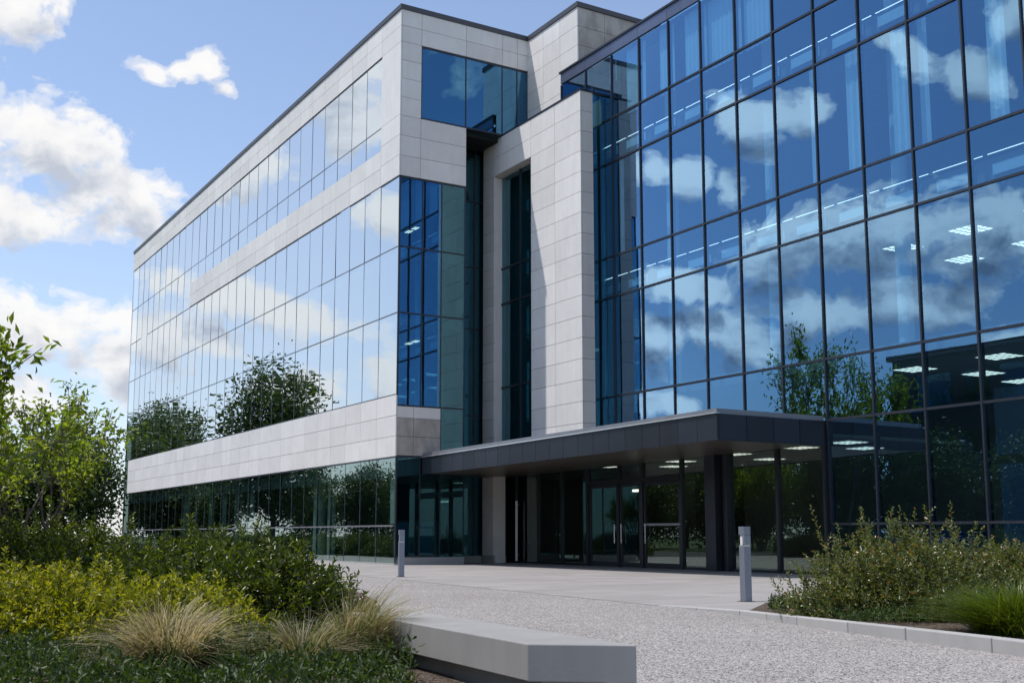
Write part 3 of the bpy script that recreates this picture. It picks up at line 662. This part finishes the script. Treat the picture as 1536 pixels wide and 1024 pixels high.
for (u0, u1) in doors:
    a0, a1 = u0-.085, u1+.085
    if (u0, u1) == doors[1]: a0 = u0-.04
    m = MB(); bb0, bb1 = BE_-.035, BE_+.03
    m.box(a0-.07, a0, bb0, bb1, .02, ZT-.03); m.box(a1, a1+.07, bb0, bb1, .02, ZT-.03); m.box(a1+.072, a0-.072, bb0, bb1, .02, .16); m.box(a1+.072, a0-.072, bb0, bb1, ZT-.13, ZT-.03)
    d = m.build('door', 'door_metal', E_)
    m = MB(); m.quad((BE_, a1+.07, .16), (BE_, a0-.07, .16), (BE_, a0-.07, ZT-.13), (BE_, a1+.07, ZT-.13)); m.build('door_pane', 'clear_glass', d)
    m = MB(); hx = a1+.12 if (u0, u1) == doors[0] else a0-.12
    m.bar((BE_-.09, hx, .75), (BE_-.09, hx, 1.35), .016, None, 8); m.bar((BE_-.09, hx, .85), (BE_-.035, hx, .85), .01, None, 6); m.bar((BE_-.09, hx, 1.25), (BE_-.035, hx, 1.25), .01, None, 6)
    m.build('handle', 'bright_metal', d)
m = MB()
for u in (.36, .28): m.bar((BE_-.16, u, .08), (BE_-.16, u, 2.25), .017, None, 8)
m.bar((BE_-.16, .32, 2.1), (BE_-.02, .32, 2.1), .012, None, 6); m.bar((BE_-.16, .32, .3), (BE_-.02, .32, .3), .012, None, 6)
m.build('pull_bar', 'bright_metal', E_)
m = MB(); m.box(-6.97, -6.35, BE_+.12, BE_+.2, 2.36, 2.44); m.build('exit_lamp', 'lamp_soft', E_)
m = MB(); m.box(-8.9, -7.12, BE_-.045, BE_-.037, 1.29, 1.36); m.build('safety_strip', 'flashing_metal', E_)

# ------------------------------------------------------------------ CANOPY
K = wing('entrance_canopy', 'long flat dark metal entrance canopy with panelled fascia', 'canopy', -7, 3.0)
A0, B0_, A1, B1_ = -.06, .95, -14.72, 1.57
def cz(t): return 3.08 + .18*t, 3.66 + .24*t          # fascia bottom and top along the front
n = 21; fm = MB()
def prism(mb, p, q, th, zb0, zt0, zb1, zt1, nrm):
    """panel from p to q (a,b) of thickness th along nrm, with its own bottoms and tops at both ends"""
    (pa, pb), (qa, qb) = p, q; na, nb = nrm[0]*th, nrm[1]*th; i = len(mb.v)
    mb.v += [(pb, pa, zb0), (qb, qa, zb1), (qb, qa, zt1), (pb, pa, zt0), (pb+nb, pa+na, zb0), (qb+nb, qa+na, zb1), (qb+nb, qa+na, zt1), (pb+nb, pa+na, zt0)]
    mb.f += [tuple(i+k for k in f) for f in ((0, 1, 2, 3), (5, 4, 7, 6), (4, 0, 3, 7), (1, 5, 6, 2), (3, 2, 6, 7), (4, 5, 1, 0))]
lerp = lambda t: (A0 + (A1-A0)*t, B0_ + (B1_-B0_)*t)
for k in range(n):
    t0, t1 = (k+.008)/n, (k+.992)/n
    if k == n-1: t1 = 1.0
    z0, z1 = cz(t0), cz(t1); prism(fm, lerp(t0), lerp(t1), .06, z0[0], z0[1], z1[0], z1[1], (0, 1))
zb, zt = cz(1)
for k in range(4):
    b0 = B1_ + .065 + (5.18-B1_-.065)*(k+.01)/4; b1 = B1_ + .065 + (5.18-B1_-.065)*(k+.99)/4
    fm.box(A1, A1+.06, b0, b1, zb, zt)
fm.build('fascia', 'fascia_metal', K)
nm = MB(); z0, z1 = cz(0), cz(1)
prism(nm, (A0+.01, B0_-.04), (A1-.03, B1_-.04), .1, z0[1]+.004, z0[1]+.034, z1[1]+.004, z1[1]+.034, (0, 1)); nm.build('drip_edge', 'bright_metal', K)
um = MB(); prism(um, (A0, B0_+.03), (A1+.03, B1_+.03), .08, z0[1]+.036, z0[1]+.16, z1[1]+.036, z1[1]+.13, (0, 1))
um.box(A1+.03, A1+.11, B1_+.12, 5.17, z1[1]+.004, z1[1]+.13)
um.build('flashing', 'flashing_metal', K)
rm = MB(); i = 0
rm.v = [(B0_+.115, A0, z0[1]+.02), (B1_+.115, A1+.12, z1[1]+.02), (5.1, A1+.12, z1[1]+.02), (5.1, -5.25, z1[1]-.1), (4.14, -5.25, z1[1]-.12), (4.14, A0, z0[1]+.02)]
rm.f = [(0, 1, 2, 3, 4, 5)]; rm.build('roof', 'roofing', K)
sm = MB(); sm.v = [(B0_+.065, A0, z0[0]+.03), (B1_+.065, A1+.07, z1[0]+.03), (5.1, A1+.07, z1[0]+.04), (5.1, 1.4, z0[0]+.05), (2.7, 1.4, z0[0]+.03), (2.7, A0, z0[0]+.03)]
sm.f = [(5, 4, 3, 2, 1, 0)]; sm.build('soffit', 'soffit_board', K)
m = MB(); m.box(A0, .0-.055, B0_+.07, 2.6, 3.1, 3.6); m.build('end_panel', 'fascia_metal', K)

# ------------------------------------------------------------------ bollards
def bollard(name, label, x, y, rz):
    t = thing(name, label, 'bollard', (x, y, 0), rz, 'square light bollards on the plaza')
    m = MB(); h = .064; m.box(-h, h, -h, h, 0.0, .835); m.build('post', 'bollard_metal', t, .006)
    m = MB(); h = .058; m.box(-h, h, -h, h, .836, .849); m.build('joint', 'bright_metal', t)
    m = MB(); h = .064
    m.box(-h, h, -h, h, 1.005, 1.13); m.box(-h, h, -.01, h, .85, 1.003); m.box(-h, -.02, -h, -.012, .85, 1.003)
    m.build('lamp_head', 'bollard_metal', t, .004)
    m = MB(); m.box(-.015, .045, -.05, -.014, .852, 1.0); m.build('lens', 'white_paint', t)
    m = MB(); m.box(-.095, .095, -.095, .095, -.005, .012); m.build('base_plate', 'coping_metal', t)
    return t
bollard('light_bollard', 'grey square light bollard beside the right-hand shrub bed', 3.56, 17.55, R(28))
bollard('light_bollard', 'grey square light bollard in front of the left wing corner', -2.68, 27.82, R(20))

# ------------------------------------------------------------------ bench
BQ = np.array([(.08, 5.94), (.63, 5.87)]); bdv = np.array((-.458, .889)); far_l = 2.75
Bt = thing('concrete_bench', 'long pale grey concrete slab bench beside the planting', 'bench', (.35, 5.9, 0))
def slab(q0, q1, z0, z1, l0=0, l1=far_l):
    m = MB(); p = [q0 + bdv*l0, q1 + bdv*l0, q1 + bdv*(l1-.25), q0 + bdv*l1]
    p = [(x-.35, y-5.9) for x, y in p]; i = 0
    m.v = [(x, y, z0) for x, y in p] + [(x, y, z1) for x, y in p]
    m.f = [(3, 2, 1, 0), (4, 5, 6, 7), (0, 1, 5, 4), (1, 2, 6, 5), (2, 3, 7, 6), (3, 0, 4, 7)]
    return m
slab(BQ[0], BQ[1], .262, .45).build('seat_slab', 'bench_concrete', Bt, .006)
slab(BQ[0] + np.array((.13, .0)), BQ[1] - np.array((.09, 0)), -.02, .26, .12, far_l-.25).build('plinth', 'bench_concrete', Bt, .004)

# ------------------------------------------------------------------ kerb and beds
def strip(name, path, w, z0, z1s, mat, side=1, seg=None):
    """kerb stones along a polyline, each stone its own block in one structure"""
    m = MB(); path = [np.array(p, float) for p in path]
    dense, zz = [], []
    for (p, q, za, zb_) in zip(path[:-1], path[1:], z1s[:-1], z1s[1:]):
        nseg = max(1, round(np.linalg.norm(q-p)/(seg or 1.0)))
        for k in range(nseg):
            dense.append((p+(q-p)*k/nseg, p+(q-p)*(k+1)/nseg, za+(zb_-za)*k/nseg, za+(zb_-za)*(k+1)/nseg))
    for p, q, za, zb_ in dense:
        d = (q-p)/np.linalg.norm(q-p); nn = np.array((-d[1], d[0]))*side*w; p2, q2 = p+d*.004, q-d*.004
        i = len(m.v)
        m.v += [(*p2, z0), (*q2, z0), (*(q2+nn), z0), (*(p2+nn), z0), (*p2, za), (*q2, zb_), (*(q2+nn), zb_), (*(p2+nn), za)]
        m.f += [tuple(i+k for k in f) for f in ((3, 2, 1, 0), (4, 5, 6, 7), (0, 1, 5, 4), (1, 2, 6, 5), (2, 3, 7, 6), (3, 0, 4, 7))]
    o = m.build(name, mat); o['kind'] = 'structure'
    bv = o.modifiers.new('bevel', 'BEVEL'); bv.width = .012; bv.segments = 2
    return o
KP = [(2.1, 16.56), (2.88, 14.64), (3.20, 13.02), (3.49, 12.05), (3.78, 11.14), (4.13, 10.0), (4.6, 8.4), (5.6, 6.2)]
strip('kerb', KP, .13, -.02, [.012, .06, .095, .11, .12, .13, .13, .13], 'kerb_concrete', 1, 1.05)
bedR = [(3.0, 14.7), (3.33, 13.05), (3.62, 12.1), (3.9, 11.2), (4.25, 10.05), (4.7, 8.5), (5.7, 6.3), (14, 6), (13, 15.5), (8.2, 17.2), (3.6, 16.4)]
sheet('planting_bed', bedR, .05, 'bark_mulch')
bedL = [(.0, 3.0), (.0, 6.0), (-.5, 7.1), (-1.0, 8.1), (-1.5, 9.3), (-2.3, 11.0), (-2.0, 13.0), (-1.75, 15.0), (-2.6, 18.5), (-6, 24), (-16, 30), (-22, 22), (-14, 3)]
def raised(name, pts, z0, z1, mat):
    m = MB(); n = len(pts); m.v = [(x, y, z0) for x, y in pts] + [(x, y, z1) for x, y in pts]; m.f = [tuple(range(n, 2*n))] + [(k, (k+1) % n, n+(k+1) % n, n+k) for k in range(n)]
    o = m.build(name, mat); o['kind'] = 'structure'; return o
raised('planting_bed', [(.02, 3.0), (.02, 6.0)] + [(x+.10, y) for x, y in bedL[2:5]] + bedL[5:], -.02, .16, 'bark_mulch')
strip('bed_edging', [(.0, 6.02), (-.62, 6.0), (-2.2, 5.85)], .05, .1, [.185, .185, .185], 'coping_metal', 1, 1.5)

# ------------------------------------------------------------------ foliage generators
def unit(v): return v/np.maximum(np.linalg.norm(v, axis=-1, keepdims=True), 1e-9)
def leaves(P, D, length, width, fold=.25, roll=None):
    """pointed folded leaves (two triangles each) from base points P along D"""
    n = len(P); D = unit(D)
    r = rng.normal(size=(n, 3)); r[:, 2] += 1.2
    S = unit(np.cross(D, r)); Nn = np.cross(S, D)
    l = np.asarray(length).reshape(-1, 1)*np.ones((n, 1)); w = np.asarray(width).reshape(-1, 1)*np.ones((n, 1))
    tip = P + D*l - Nn*(l*.12); mid = P + D*(l*.48)
    a = mid + S*w*.5 + Nn*w*fold; b = mid - S*w*.5 + Nn*w*fold
    V = np.stack([P, a, tip, b], 1).reshape(-1, 3); i = np.arange(n)*4
    F = np.stack([np.stack([i, i+1, i+2], 1), np.stack([i, i+2, i+3], 1)], 1).reshape(-1, 3)
    return V, F
def hemi(n, up=.15):
    v = unit(rng.normal(size=(n, 3))); v[:, 2] = np.abs(v[:, 2])*(1-up) + up*rng.random(n); return unit(v)
def shrub_parts(parent, w, d, h, shoots, leaf_l, leaf_w, mat, per=16, shoot=.32, inner=.5, tall=0, spread=.55, lump=.22):
    """a mound of leafy shoots: each shoot is a little stem ringed with leaves, over an inner fill of shaded leaves"""
    dirs = hemi(shoots); ph = rng.uniform(0, 6.28, 6)
    az = np.arctan2(dirs[:, 1], dirs[:, 0])
    rad = 1 + lump*(.5*np.sin(2*az+ph[0]) + .35*np.sin(3*az+ph[1]+dirs[:, 2]*3) + .4*np.sin(5*az+ph[2]+dirs[:, 2]*5)) + rng.normal(0, .07, shoots)
    rad *= .62 + .38*rng.random(shoots)**.5
    tip = dirs*rad[:, None]*np.array((w/2, d/2, h)); tip[:, 2] = np.maximum(tip[:, 2], .05)
    sd = unit(dirs*np.array((1, 1, .6))*spread + np.array((0, 0, 1))*(.75-spread*.3) + rng.normal(0, .25, (shoots, 3)))
    sl_ = shoot*rng.uniform(.6, 1.25, shoots)
    if tall:
        k = rng.choice(shoots, tall, replace=False); top = k
        tip[k] = np.stack([rng.uniform(-.36, .36, tall)*w, rng.uniform(-.36, .36, tall)*d, h*rng.uniform(1.0, 1.22, tall)], 1)
        sd[k] = unit(np.stack([rng.normal(0, .12, tall), rng.normal(0, .12, tall), np.ones(tall)], 1)); sl_[k] = shoot*rng.uniform(1.0, 1.7, tall)
    base = tip - sd*sl_[:, None]
    # leaves around each shoot, opening upward
    t = np.tile(np.linspace(.05, 1, per), (shoots, 1)) ; ang = np.tile(np.arange(per)*2.4, (shoots, 1)) + rng.uniform(0, 6.28, (shoots, 1))
    u = unit(np.cross(sd, rng.normal(size=(shoots, 3)))); v = np.cross(sd, u)
    P = base[:, None, :] + sd[:, None, :]*(t*sl_[:, None])[..., None]
    out = u[:, None, :]*np.cos(ang)[..., None] + v[:, None, :]*np.sin(ang)[..., None]
    lean = (.55 + .75*t)[..., None]
    Dv = out + sd[:, None, :]*lean + rng.normal(0, .16, P.shape)
    ll = leaf_l*(1.08-.45*t**3)*rng.uniform(.75, 1.2, t.shape)
    V1, F1 = leaves(P.reshape(-1, 3), Dv.reshape(-1, 3), ll.ravel(), leaf_w*rng.uniform(.8, 1.2, ll.size))
    ni = int(shoots*per*inner)
    q = hemi(ni); rr = (.30 + .52*rng.random(ni))
    Pi = q*rr[:, None]*np.array((w/2, d/2, h)); Pi[:, 2] = np.maximum(Pi[:, 2], .02)
    V2, F2 = leaves(Pi, rng.normal(size=(ni, 3)) + q*.6, leaf_l*rng.uniform(.8, 1.3, ni), leaf_w*rng.uniform(.9, 1.4, ni))
    npmesh('foliage', np.concatenate([V1, V2]), np.concatenate([F1, F2+len(V1)]), mat, parent)
    m = MB(); n_st = min(shoots, 140)
    for k in range(n_st):
        b = tip[k]-sd[k]*sl_[k]; root = np.array((b[0]*.15, b[1]*.15, 0.0)); m.bar(root, b, .008, .005, 3, False); m.bar(b, tip[k]-sd[k]*.02, .005, .002, 3, False)
    m.build('stem', 'twig', parent)
def grass_parts(parent, r, h, n, mat, width=.006, droop=1.0, base=.35, lean=(0, 0), locks=34):
    """arching blades gathered into locks, as a tussock grass lies after wind"""
    seg = 6; lk = rng.integers(0, locks, n)
    la = rng.uniform(0, 6.28, locks); lr = rng.uniform(.25, 1.0, locks)**.7; lh = rng.uniform(.75, 1.15, locks); tw = rng.normal(0, .35, locks)
    az = la[lk] + rng.normal(0, .16, n); L_ = h*lh[lk]*rng.uniform(.40, 1.22, n); reach = r*lr[lk]*rng.uniform(.4, 1.3, n)
    oa = la[lk] + rng.normal(0, .6, n); r0 = base*r*np.sqrt(rng.random(n))*lr[lk]
    o = np.stack([np.cos(oa)*r0, np.sin(oa)*r0, np.zeros(n)], 1); dirh = np.stack([np.cos(az), np.sin(az), np.zeros(n)], 1)
    perp = np.stack([-dirh[:, 1], dirh[:, 0], np.zeros(n)], 1); bend = (tw[lk] + rng.normal(0, .12, n))*reach*.35
    side = unit(perp*.6 + rng.normal(0, .3, (n, 3))*np.array((1, 1, .2)))
    V = []; fall = np.clip(reach/r, 0, 1.2)*droop
    for t in np.linspace(0, 1, seg):
        c = o + dirh*(reach*(.25*t + .75*t**1.8))[:, None] + perp*(bend*t**2)[:, None] + np.array((lean[0], lean[1], 0))*(t**2)
        c[:, 2] = np.maximum(L_*(1.45*t - (.28 + .55*fall)*t**2.2), .0)
        w = width*(1-.88*t**1.4); V += [c - side*w, c + side*w]
    V = np.stack(V, 1).reshape(-1, 3); i = np.arange(n)*(2*seg); F = []
    for k in range(seg-1): F.append(np.stack([i+2*k, i+2*k+1, i+2*k+3, i+2*k+2], 1))
    return npmesh('blades', V, np.concatenate(F), mat, parent)
def shrub(name, label, cat, x, y, z, group, **kw):
    t = thing(name, label, cat, (x, y, z), 0, group); shrub_parts(t, **kw); return t
def tree_parts(parent, stems, height, spread, leaf_l, leaf_w, mat, levels=4, leaf_per=16, rad=.05, clump=.28, split=3, seed=1, base_fork=True, bare=.25):
    rs = random.Random(seed); m = MB(); tips = []
    def grow(p, d, ln, r, lv):
        nseg = 3; q = p
        for s in range(nseg):
            d2 = (d + Vector((rs.gauss(0, .09), rs.gauss(0, .09), .07))).normalized(); q2 = q + d2*(ln/nseg)
            r2 = r*(1-.28*(s+1)/nseg); m.bar(q, q2, r*(1-.28*s/nseg), r2, 6 if lv > 1 else 4, False); d = d2; q = q2
            if lv <= 1: tips.append((q.copy(), d.copy()))
        if lv == 0: return
        for k in range(split if lv > 1 else split+1):
            ax = d.orthogonal(); ax.rotate(Matrix.Rotation(rs.uniform(0, 6.28), 3, d)); nd = d.copy(); nd.rotate(Matrix.Rotation(rs.uniform(.28, .75), 3, ax))
            back = rs.uniform(0, .5)*ln; grow(q - d*back, nd, ln*rs.uniform(.58, .8), r*.58, lv-1)
    for k in range(stems):
        a = 6.28*k/stems + rs.uniform(-.4, .4); s = spread*rs.uniform(.6, 1.1)
        grow(Vector((math.cos(a)*.10*(stems > 1), math.sin(a)*.10*(stems > 1), 0)), Vector((math.cos(a)*s, math.sin(a)*s, 1)).normalized(), height*.36, rad, levels-1)
    m.build('trunk', 'bark', parent)
    TP = np.array([t[0] for t in tips]); TD = np.array([t[1] for t in tips])
    n = len(TP)*leaf_per; P = np.repeat(TP, leaf_per, 0) + np.repeat(TD, leaf_per, 0)*rng.uniform(-clump, clump*.6, (n, 1)) + rng.normal(0, clump*.22, (n, 3))
    Dv = np.repeat(TD, leaf_per, 0)*.7 + rng.normal(0, .8, (n, 3)) + np.array((0, 0, -.25))
    V, F = leaves(P, Dv, leaf_l*rng.uniform(.7, 1.3, n), leaf_w*rng.uniform(.8, 1.2, n)); npmesh('crown', V, F, mat, parent)
def big_tree_parts(parent, h, r, trunk_h, n_clump, per, leaf, mat, seed=1, aspect=1.0):
    g = np.random.default_rng(seed); rs = random.Random(seed)
    q = unit(g.normal(size=(n_clump, 3))); rad = g.random(n_clump)**.45
    lob = unit(g.normal(size=(7, 3))); bl = (1 + .28*np.max(q@lob.T, 1) - .16)
    ch = (h-trunk_h)/2
    C_ = q*(rad*bl)[:, None]*np.array((r, r, ch*.92)) + np.array((0, 0, trunk_h+ch))
    n = n_clump*per; P = np.repeat(C_, per, 0) + g.normal(0, leaf*1.9, (n, 3))*np.array((1, 1, .75))
    V, F = leaves(P, g.normal(size=(n, 3)) + np.array((0, 0, -.2)), leaf*g.uniform(.7, 1.3, n), leaf*.62*g.uniform(.8, 1.2, n)); npmesh('crown', V, F, mat, parent)
    m = MB(); top = Vector((0, 0, trunk_h+ch*.8)); m.bar((0, 0, 0), (0, 0, trunk_h), r*.07, r*.05, 8, False); m.bar((0, 0, trunk_h), top, r*.05, r*.02, 6, False)
    for k in range(0, n_clump, max(1, n_clump//26)):
        s = trunk_h*.8 + (C_[k, 2]-trunk_h*.8)*.45; m.bar((0, 0, s), C_[k], r*.022, r*.006, 4, False)
    m.build('trunk', 'bark', parent)
def copy_thing(src, loc, rz, scale, label, group=None):
    c = src.copy(); COL.objects.link(c); c.location = loc; c.rotation_euler = (0, 0, rz); c.scale = scale if isinstance(scale, tuple) else (scale,)*3
    c['label'] = label
    if group: c['group'] = group
    for ch in src.children:
        d = ch.copy(); COL.objects.link(d); d.parent = c
    return c

# ------------------------------------------------------------------ planting, left bed
gd = 'dark green shrubs in the left bed'
kw = dict(shoots=780, leaf_l=.070, leaf_w=.025, mat='dark_leaf', per=18, shoot=.28, inner=.6, lump=.2)
shrub('evergreen_shrub', 'dark evergreen shrub at the right end of the hedge, nearest the plaza', 'shrub', -2.22, 10.1, .15, gd, w=2.05, d=1.9, h=.86, **kw)
shrub('evergreen_shrub', 'dark evergreen shrub with a single tall shoot standing above it, second from the plaza', 'shrub', -3.3, 11.4, .15, gd, w=2.4, d=2.3, h=.90, tall=3, **kw)
shrub('evergreen_shrub', 'dark evergreen shrub between the tall-shoot shrub and the peaked one', 'shrub', -4.7, 12.8, .15, gd, w=2.2, d=2.2, h=.92, tall=2, **kw)
shrub('evergreen_shrub', 'dark evergreen shrub with a peaked top left of the glass front', 'shrub', -5.6, 13.2, .15, gd, w=2.0, d=2.0, h=1.08, tall=4, **kw)
shrub('evergreen_shrub', 'dark evergreen shrub at the foot of the small multi-stem tree', 'shrub', -7.0, 14.2, .15, gd, w=2.6, d=2.4, h=.96, tall=2, **kw)
gl = 'yellow-green shrubs in the left bed'
kw = dict(shoots=900, leaf_l=.056, leaf_w=.019, mat='lime_leaf', per=18, shoot=.17, inner=.5, lump=.14, spread=.3)
shrub('golden_shrub', 'yellow-green shrub directly behind the tan grass clump', 'shrub', -2.55, 8.6, .15, gl, w=1.6, d=1.4, h=.56, **kw)
shrub('golden_shrub', 'yellow-green shrub in the middle of the golden row', 'shrub', -3.4, 8.9, .15, gl, w=1.6, d=1.5, h=.61, **kw)
shrub('golden_shrub', 'yellow-green shrub at the left frame edge, end of the golden row', 'shrub', -4.3, 9.1, .15, gl, w=1.7, d=1.5, h=.66, **kw)
gg_ = 'feathery grass clumps in the left bed'
t = thing('grass_clump', 'large tan feather grass clump in front of the yellow-green shrubs', 'ornamental grass', (-2.05, 6.95, .15), 0, gg_); grass_parts(t, .62, .46, 1900, 'tan_blade', .0044, 1.15, .30, (.06, 0), 60)
t = thing('grass_clump', 'green and straw grass clump left of the bench grass', 'ornamental grass', (-1.28, 7.15, .15), 0, gg_); grass_parts(t, .42, .34, 800, 'mixed_blade', .0046, 1.05, .34, (.03, 0), 40)
t = thing('grass_clump', 'straw coloured grass clump arching over the bench', 'ornamental grass', (-1.02, 7.6, .15), 0, gg_); grass_parts(t, .46, .44, 1200, 'mixed_blade', .0042, 1.0, .34, (.14, 0), 44)
def cover(name, pts, n, hgt, ll, lw, mat, label, z0=.05):
    """low ground cover scattered over a polygon"""
    pts = np.array(pts); lo, hi = pts.min(0), pts.max(0); out = []
    while sum(len(o) for o in out) < n:
        q = rng.uniform(lo, hi, (n, 2)); x, y = q[:, 0], q[:, 1]; ins = np.zeros(n, bool); j = len(pts)-1
        for i in range(len(pts)):
            xi, yi = pts[i]; xj, yj = pts[j]; c = ((yi > y) != (yj > y)) & (x < (xj-xi)*(y-yi)/(yj-yi+1e-9)+xi); ins ^= c; j = i
        out.append(q[ins])
    q = np.concatenate(out)[:n]
    hz = hgt*(.50 + .30*np.sin(q[:, 0]*5.1+1)*np.sin(q[:, 1]*4.3) + .25*np.sin(q[:, 0]*17+q[:, 1]*11))*rng.random(n)**.6 + .02
    P = np.column_stack([q, np.maximum(hz, .015) + z0]); V, F = leaves(P, rng.normal(size=(n, 3)) + np.array((0, 0, 1.1)), ll*rng.uniform(.35, 1.5, n), lw*rng.uniform(.6, 1.3, n))
    o = npmesh(name, V, F, mat); o['kind'] = 'stuff'; o['label'] = label; o['category'] = 'ground cover'; return o
cover('ground_cover', [(-.50, 6.15), (-.56, 6.8), (-.85, 7.4), (-1.2, 8.2), (-1.6, 9.6), (-2.6, 9.4), (-5.2, 8.6), (-4.6, 5.4), (-1.2, 5.6)], 30000, .24, .050, .020, 'cover_leaf', 'low dark green ground cover along the front of the left bed', .15)
# small multi-stem tree, and its neighbour whose branches reach in at the left edge
t0 = thing('multi_stem_tree', 'small airy multi-stem tree with yellow-green leaves behind the left hedge', 'tree', (-8.8, 20.6, 0), 0, 'small trees of the left bed')
tree_parts(t0, 6, 4.6, .52, .115, .05, 'tree_leaf', 4, 7, .036, .26, 3, 11)
copy_thing(t0, (-7.2, 12.2, 0), 2.0, 1.1, 'young tree at the left frame edge, only branch tips reaching into view', 'small trees of the left bed')

# ------------------------------------------------------------------ planting, right bed
gr_ = 'glossy shrubs in the right bed'
kw = dict(shoots=1000, leaf_l=.054, leaf_w=.025, mat='olive_leaf', per=16, shoot=.27, inner=.8, lump=.13)
shrub('glossy_shrub', 'broad glossy olive shrub in the right bed beside the bollard', 'shrub', 4.72, 13.6, .05, gr_, w=2.9, d=2.2, h=1.10, tall=7, **kw)
shrub('glossy_shrub', 'glossy olive shrub right of the broad one, before the dark glass', 'shrub', 6.15, 14.0, .05, gr_, w=1.6, d=1.6, h=.86, tall=3, **kw)
kw['mat'] = 'rust_leaf'; kw['shoots'] = 520
shrub('glossy_shrub', 'rust tinged shrub at the right frame edge', 'shrub', 6.75, 13.4, .05, gr_, w=1.4, d=1.4, h=.72, **kw)
t = thing('grass_tuft', 'bright green mounded grass tuft in the right corner bed', 'ornamental grass', (4.95, 11.2, .05), 0); grass_parts(t, .80, .46, 3600, 'green_blade', .0055, .8, .6, (0, 0), 70)
cover('ground_cover', [(3.15, 14.2), (3.5, 12.9), (3.85, 12.2), (4.5, 12.4), (4.6, 14.6), (3.5, 15.6)], 9000, .20, .04, .017, 'cover_leaf', 'low dark ground cover at the left foot of the glossy shrub')

# ------------------------------------------------------------------ trees and block across the car park (mirrored in the glass), trees behind
def tree_label(i): return TREE_L[i]
B1 = thing('woodland_tree', 'tall round-headed dark tree mirrored in the middle of the left glass front', 'tree', (*AB(56, -15), 0), 0, 'dark trees around the site')
big_tree_parts(B1, 15.5, 4.4, 1.2, 520, 34, .34, 'woodland_leaf', 3)
B2 = thing('woodland_tree', 'dense dark tree just past the far end of the left wing', 'tree', (-32.2, 82, 0), 0, 'dark trees around the site')
big_tree_parts(B2, 9.0, 3.6, .4, 420, 34, .30, 'woodland_leaf', 5)
gt = 'dark trees around the site'
more = [(B2, (-35.5, 80, 0), 1.1, .62, 'dark tree left of the dense one, behind the small airy tree'), (B2, (-39.5, 84, 0), 2.3, .66, 'dark tree at the left frame edge far behind the hedge')]
for (a, b, s, src, l) in ((77, -10, .86, B1, 'dark tree mirrored at the far left end of the left glass front'), (90, -15, 1.0, B1, 'second dark tree from the far end in the left glass front'), (70, -24, .8, B2, 'bushy dark tree mirrored left of the round-headed one'),
                          (66, -13, .85, B2, 'low dark tree mirrored between the round-headed tree and the far end'), (48, -20, .72, B2, 'low dark tree mirrored right of the round-headed one'),
                          (40, -24, .74, B2, 'low dark tree mirrored in the ground floor by the white columns'), (32, -24, .70, B2, 'low dark tree mirrored in the ground floor near the corner'),
                          (25, -26, .72, B2, 'low dark tree mirrored by the pull bars of the entrance'), (20, -24, .66, B2, 'low dark tree mirrored beside the doors'), (14.5, -25.5, .70, B2, 'low dark tree mirrored in the doors'),
                          (9, -21, .66, B2, 'low dark tree mirrored in the glass right of the doors'), (3, -20, .68, B2, 'low dark tree mirrored behind the right shrub bed'), (-3, -21, .66, B2, 'low dark tree mirrored at the far right of the glass wing'), (-10, -20, .7, B2, 'low dark tree outside the right edge, mirrored near the frame'),
    (44, -31, .8, B2, 'dark tree of the back row mirrored above the curtains'), (36, -32, .85, B2, 'dark tree of the back row mirrored by the second white column'), (28.5, -33, .8, B2, 'dark tree of the back row mirrored nearest the corner'), (54, -27, .8, B2, 'dark tree of the back row mirrored left of the curtains')):
    more.append((src, (*AB(a, b), 0), a*.7, s, l))
for src, loc, rz, s, l in more: copy_thing(src, loc, rz, s, l, gt)
gh = 'low hedge shrubs in front of the left wing'
h0 = shrub('hedge_shrub', 'low dark hedge shrub mirrored in the ground floor, nearest the corner', 'shrub', *AB(11, -7.5), 0, gh, w=3.4, d=2.6, h=1.05, shoots=520, leaf_l=.10, leaf_w=.045, mat='dark_leaf', per=14, shoot=.3, inner=.9)
for k in range(12):
    copy_thing(h0, (*AB(14 + 2.9*k, -7.5 - .4*(k % 2)), 0), k*1.3, (1, 1, .9 + .12*(k % 3)), 'low dark hedge shrub in the row before the left wing, %s from the corner' % ('second third fourth fifth sixth seventh eighth ninth tenth eleventh twelfth thirteenth'.split()[k]), gh)
for k, (a, b) in enumerate(((6, -15), (2.5, -15.5), (-1, -15), (-4.5, -15.2), (-8, -15))):
    copy_thing(h0, (*AB(a, b), 0), k*1.1+.4, (1.05, 1, 1.2), 'clipped hedge shrub left of frame, mirrored low in the doors, %s in row' % ('first second third fourth fifth'.split()[k]), 'hedge shrubs across the plaza')
B3 = copy_thing(t0, (*AB(7.4, -18.5), 0), .6, (2.0, 2.0, 3.15), 'tall sparse tree mirrored in the glass wing above the canopy corner', 'small trees of the left bed')
copy_thing(t0, (*AB(14.5, -20), 0), 2.6, (1.3, 1.3, 1.75), 'sparse tree whose tip shows mirrored just over the canopy corner', 'small trees of the left bed')
NB = wing('neighbour_block', 'dark flat-roofed block across the car park, seen mirrored in the glass wing', 'office building', 10, -26)
m = MB(); m.box(-30, 9.5, -36, -25.2, 0, 10.9); m.build('wall', 'neighbour_cladding', NB)
m = MB(); m.box(-30.2, 9.7, -36.2, -25.0, 10.9, 11.2); m.build('roof_coping', 'coping_metal', NB)
nw = []
for k in range(12):
    for z in (1.2, 4.6, 8.0): nw.append((8-k*3.1-2.4, 8-k*3.1, z, z+1.9))
panes(NB, 'b', -25.17, nw, 'teal_glass', .0008)
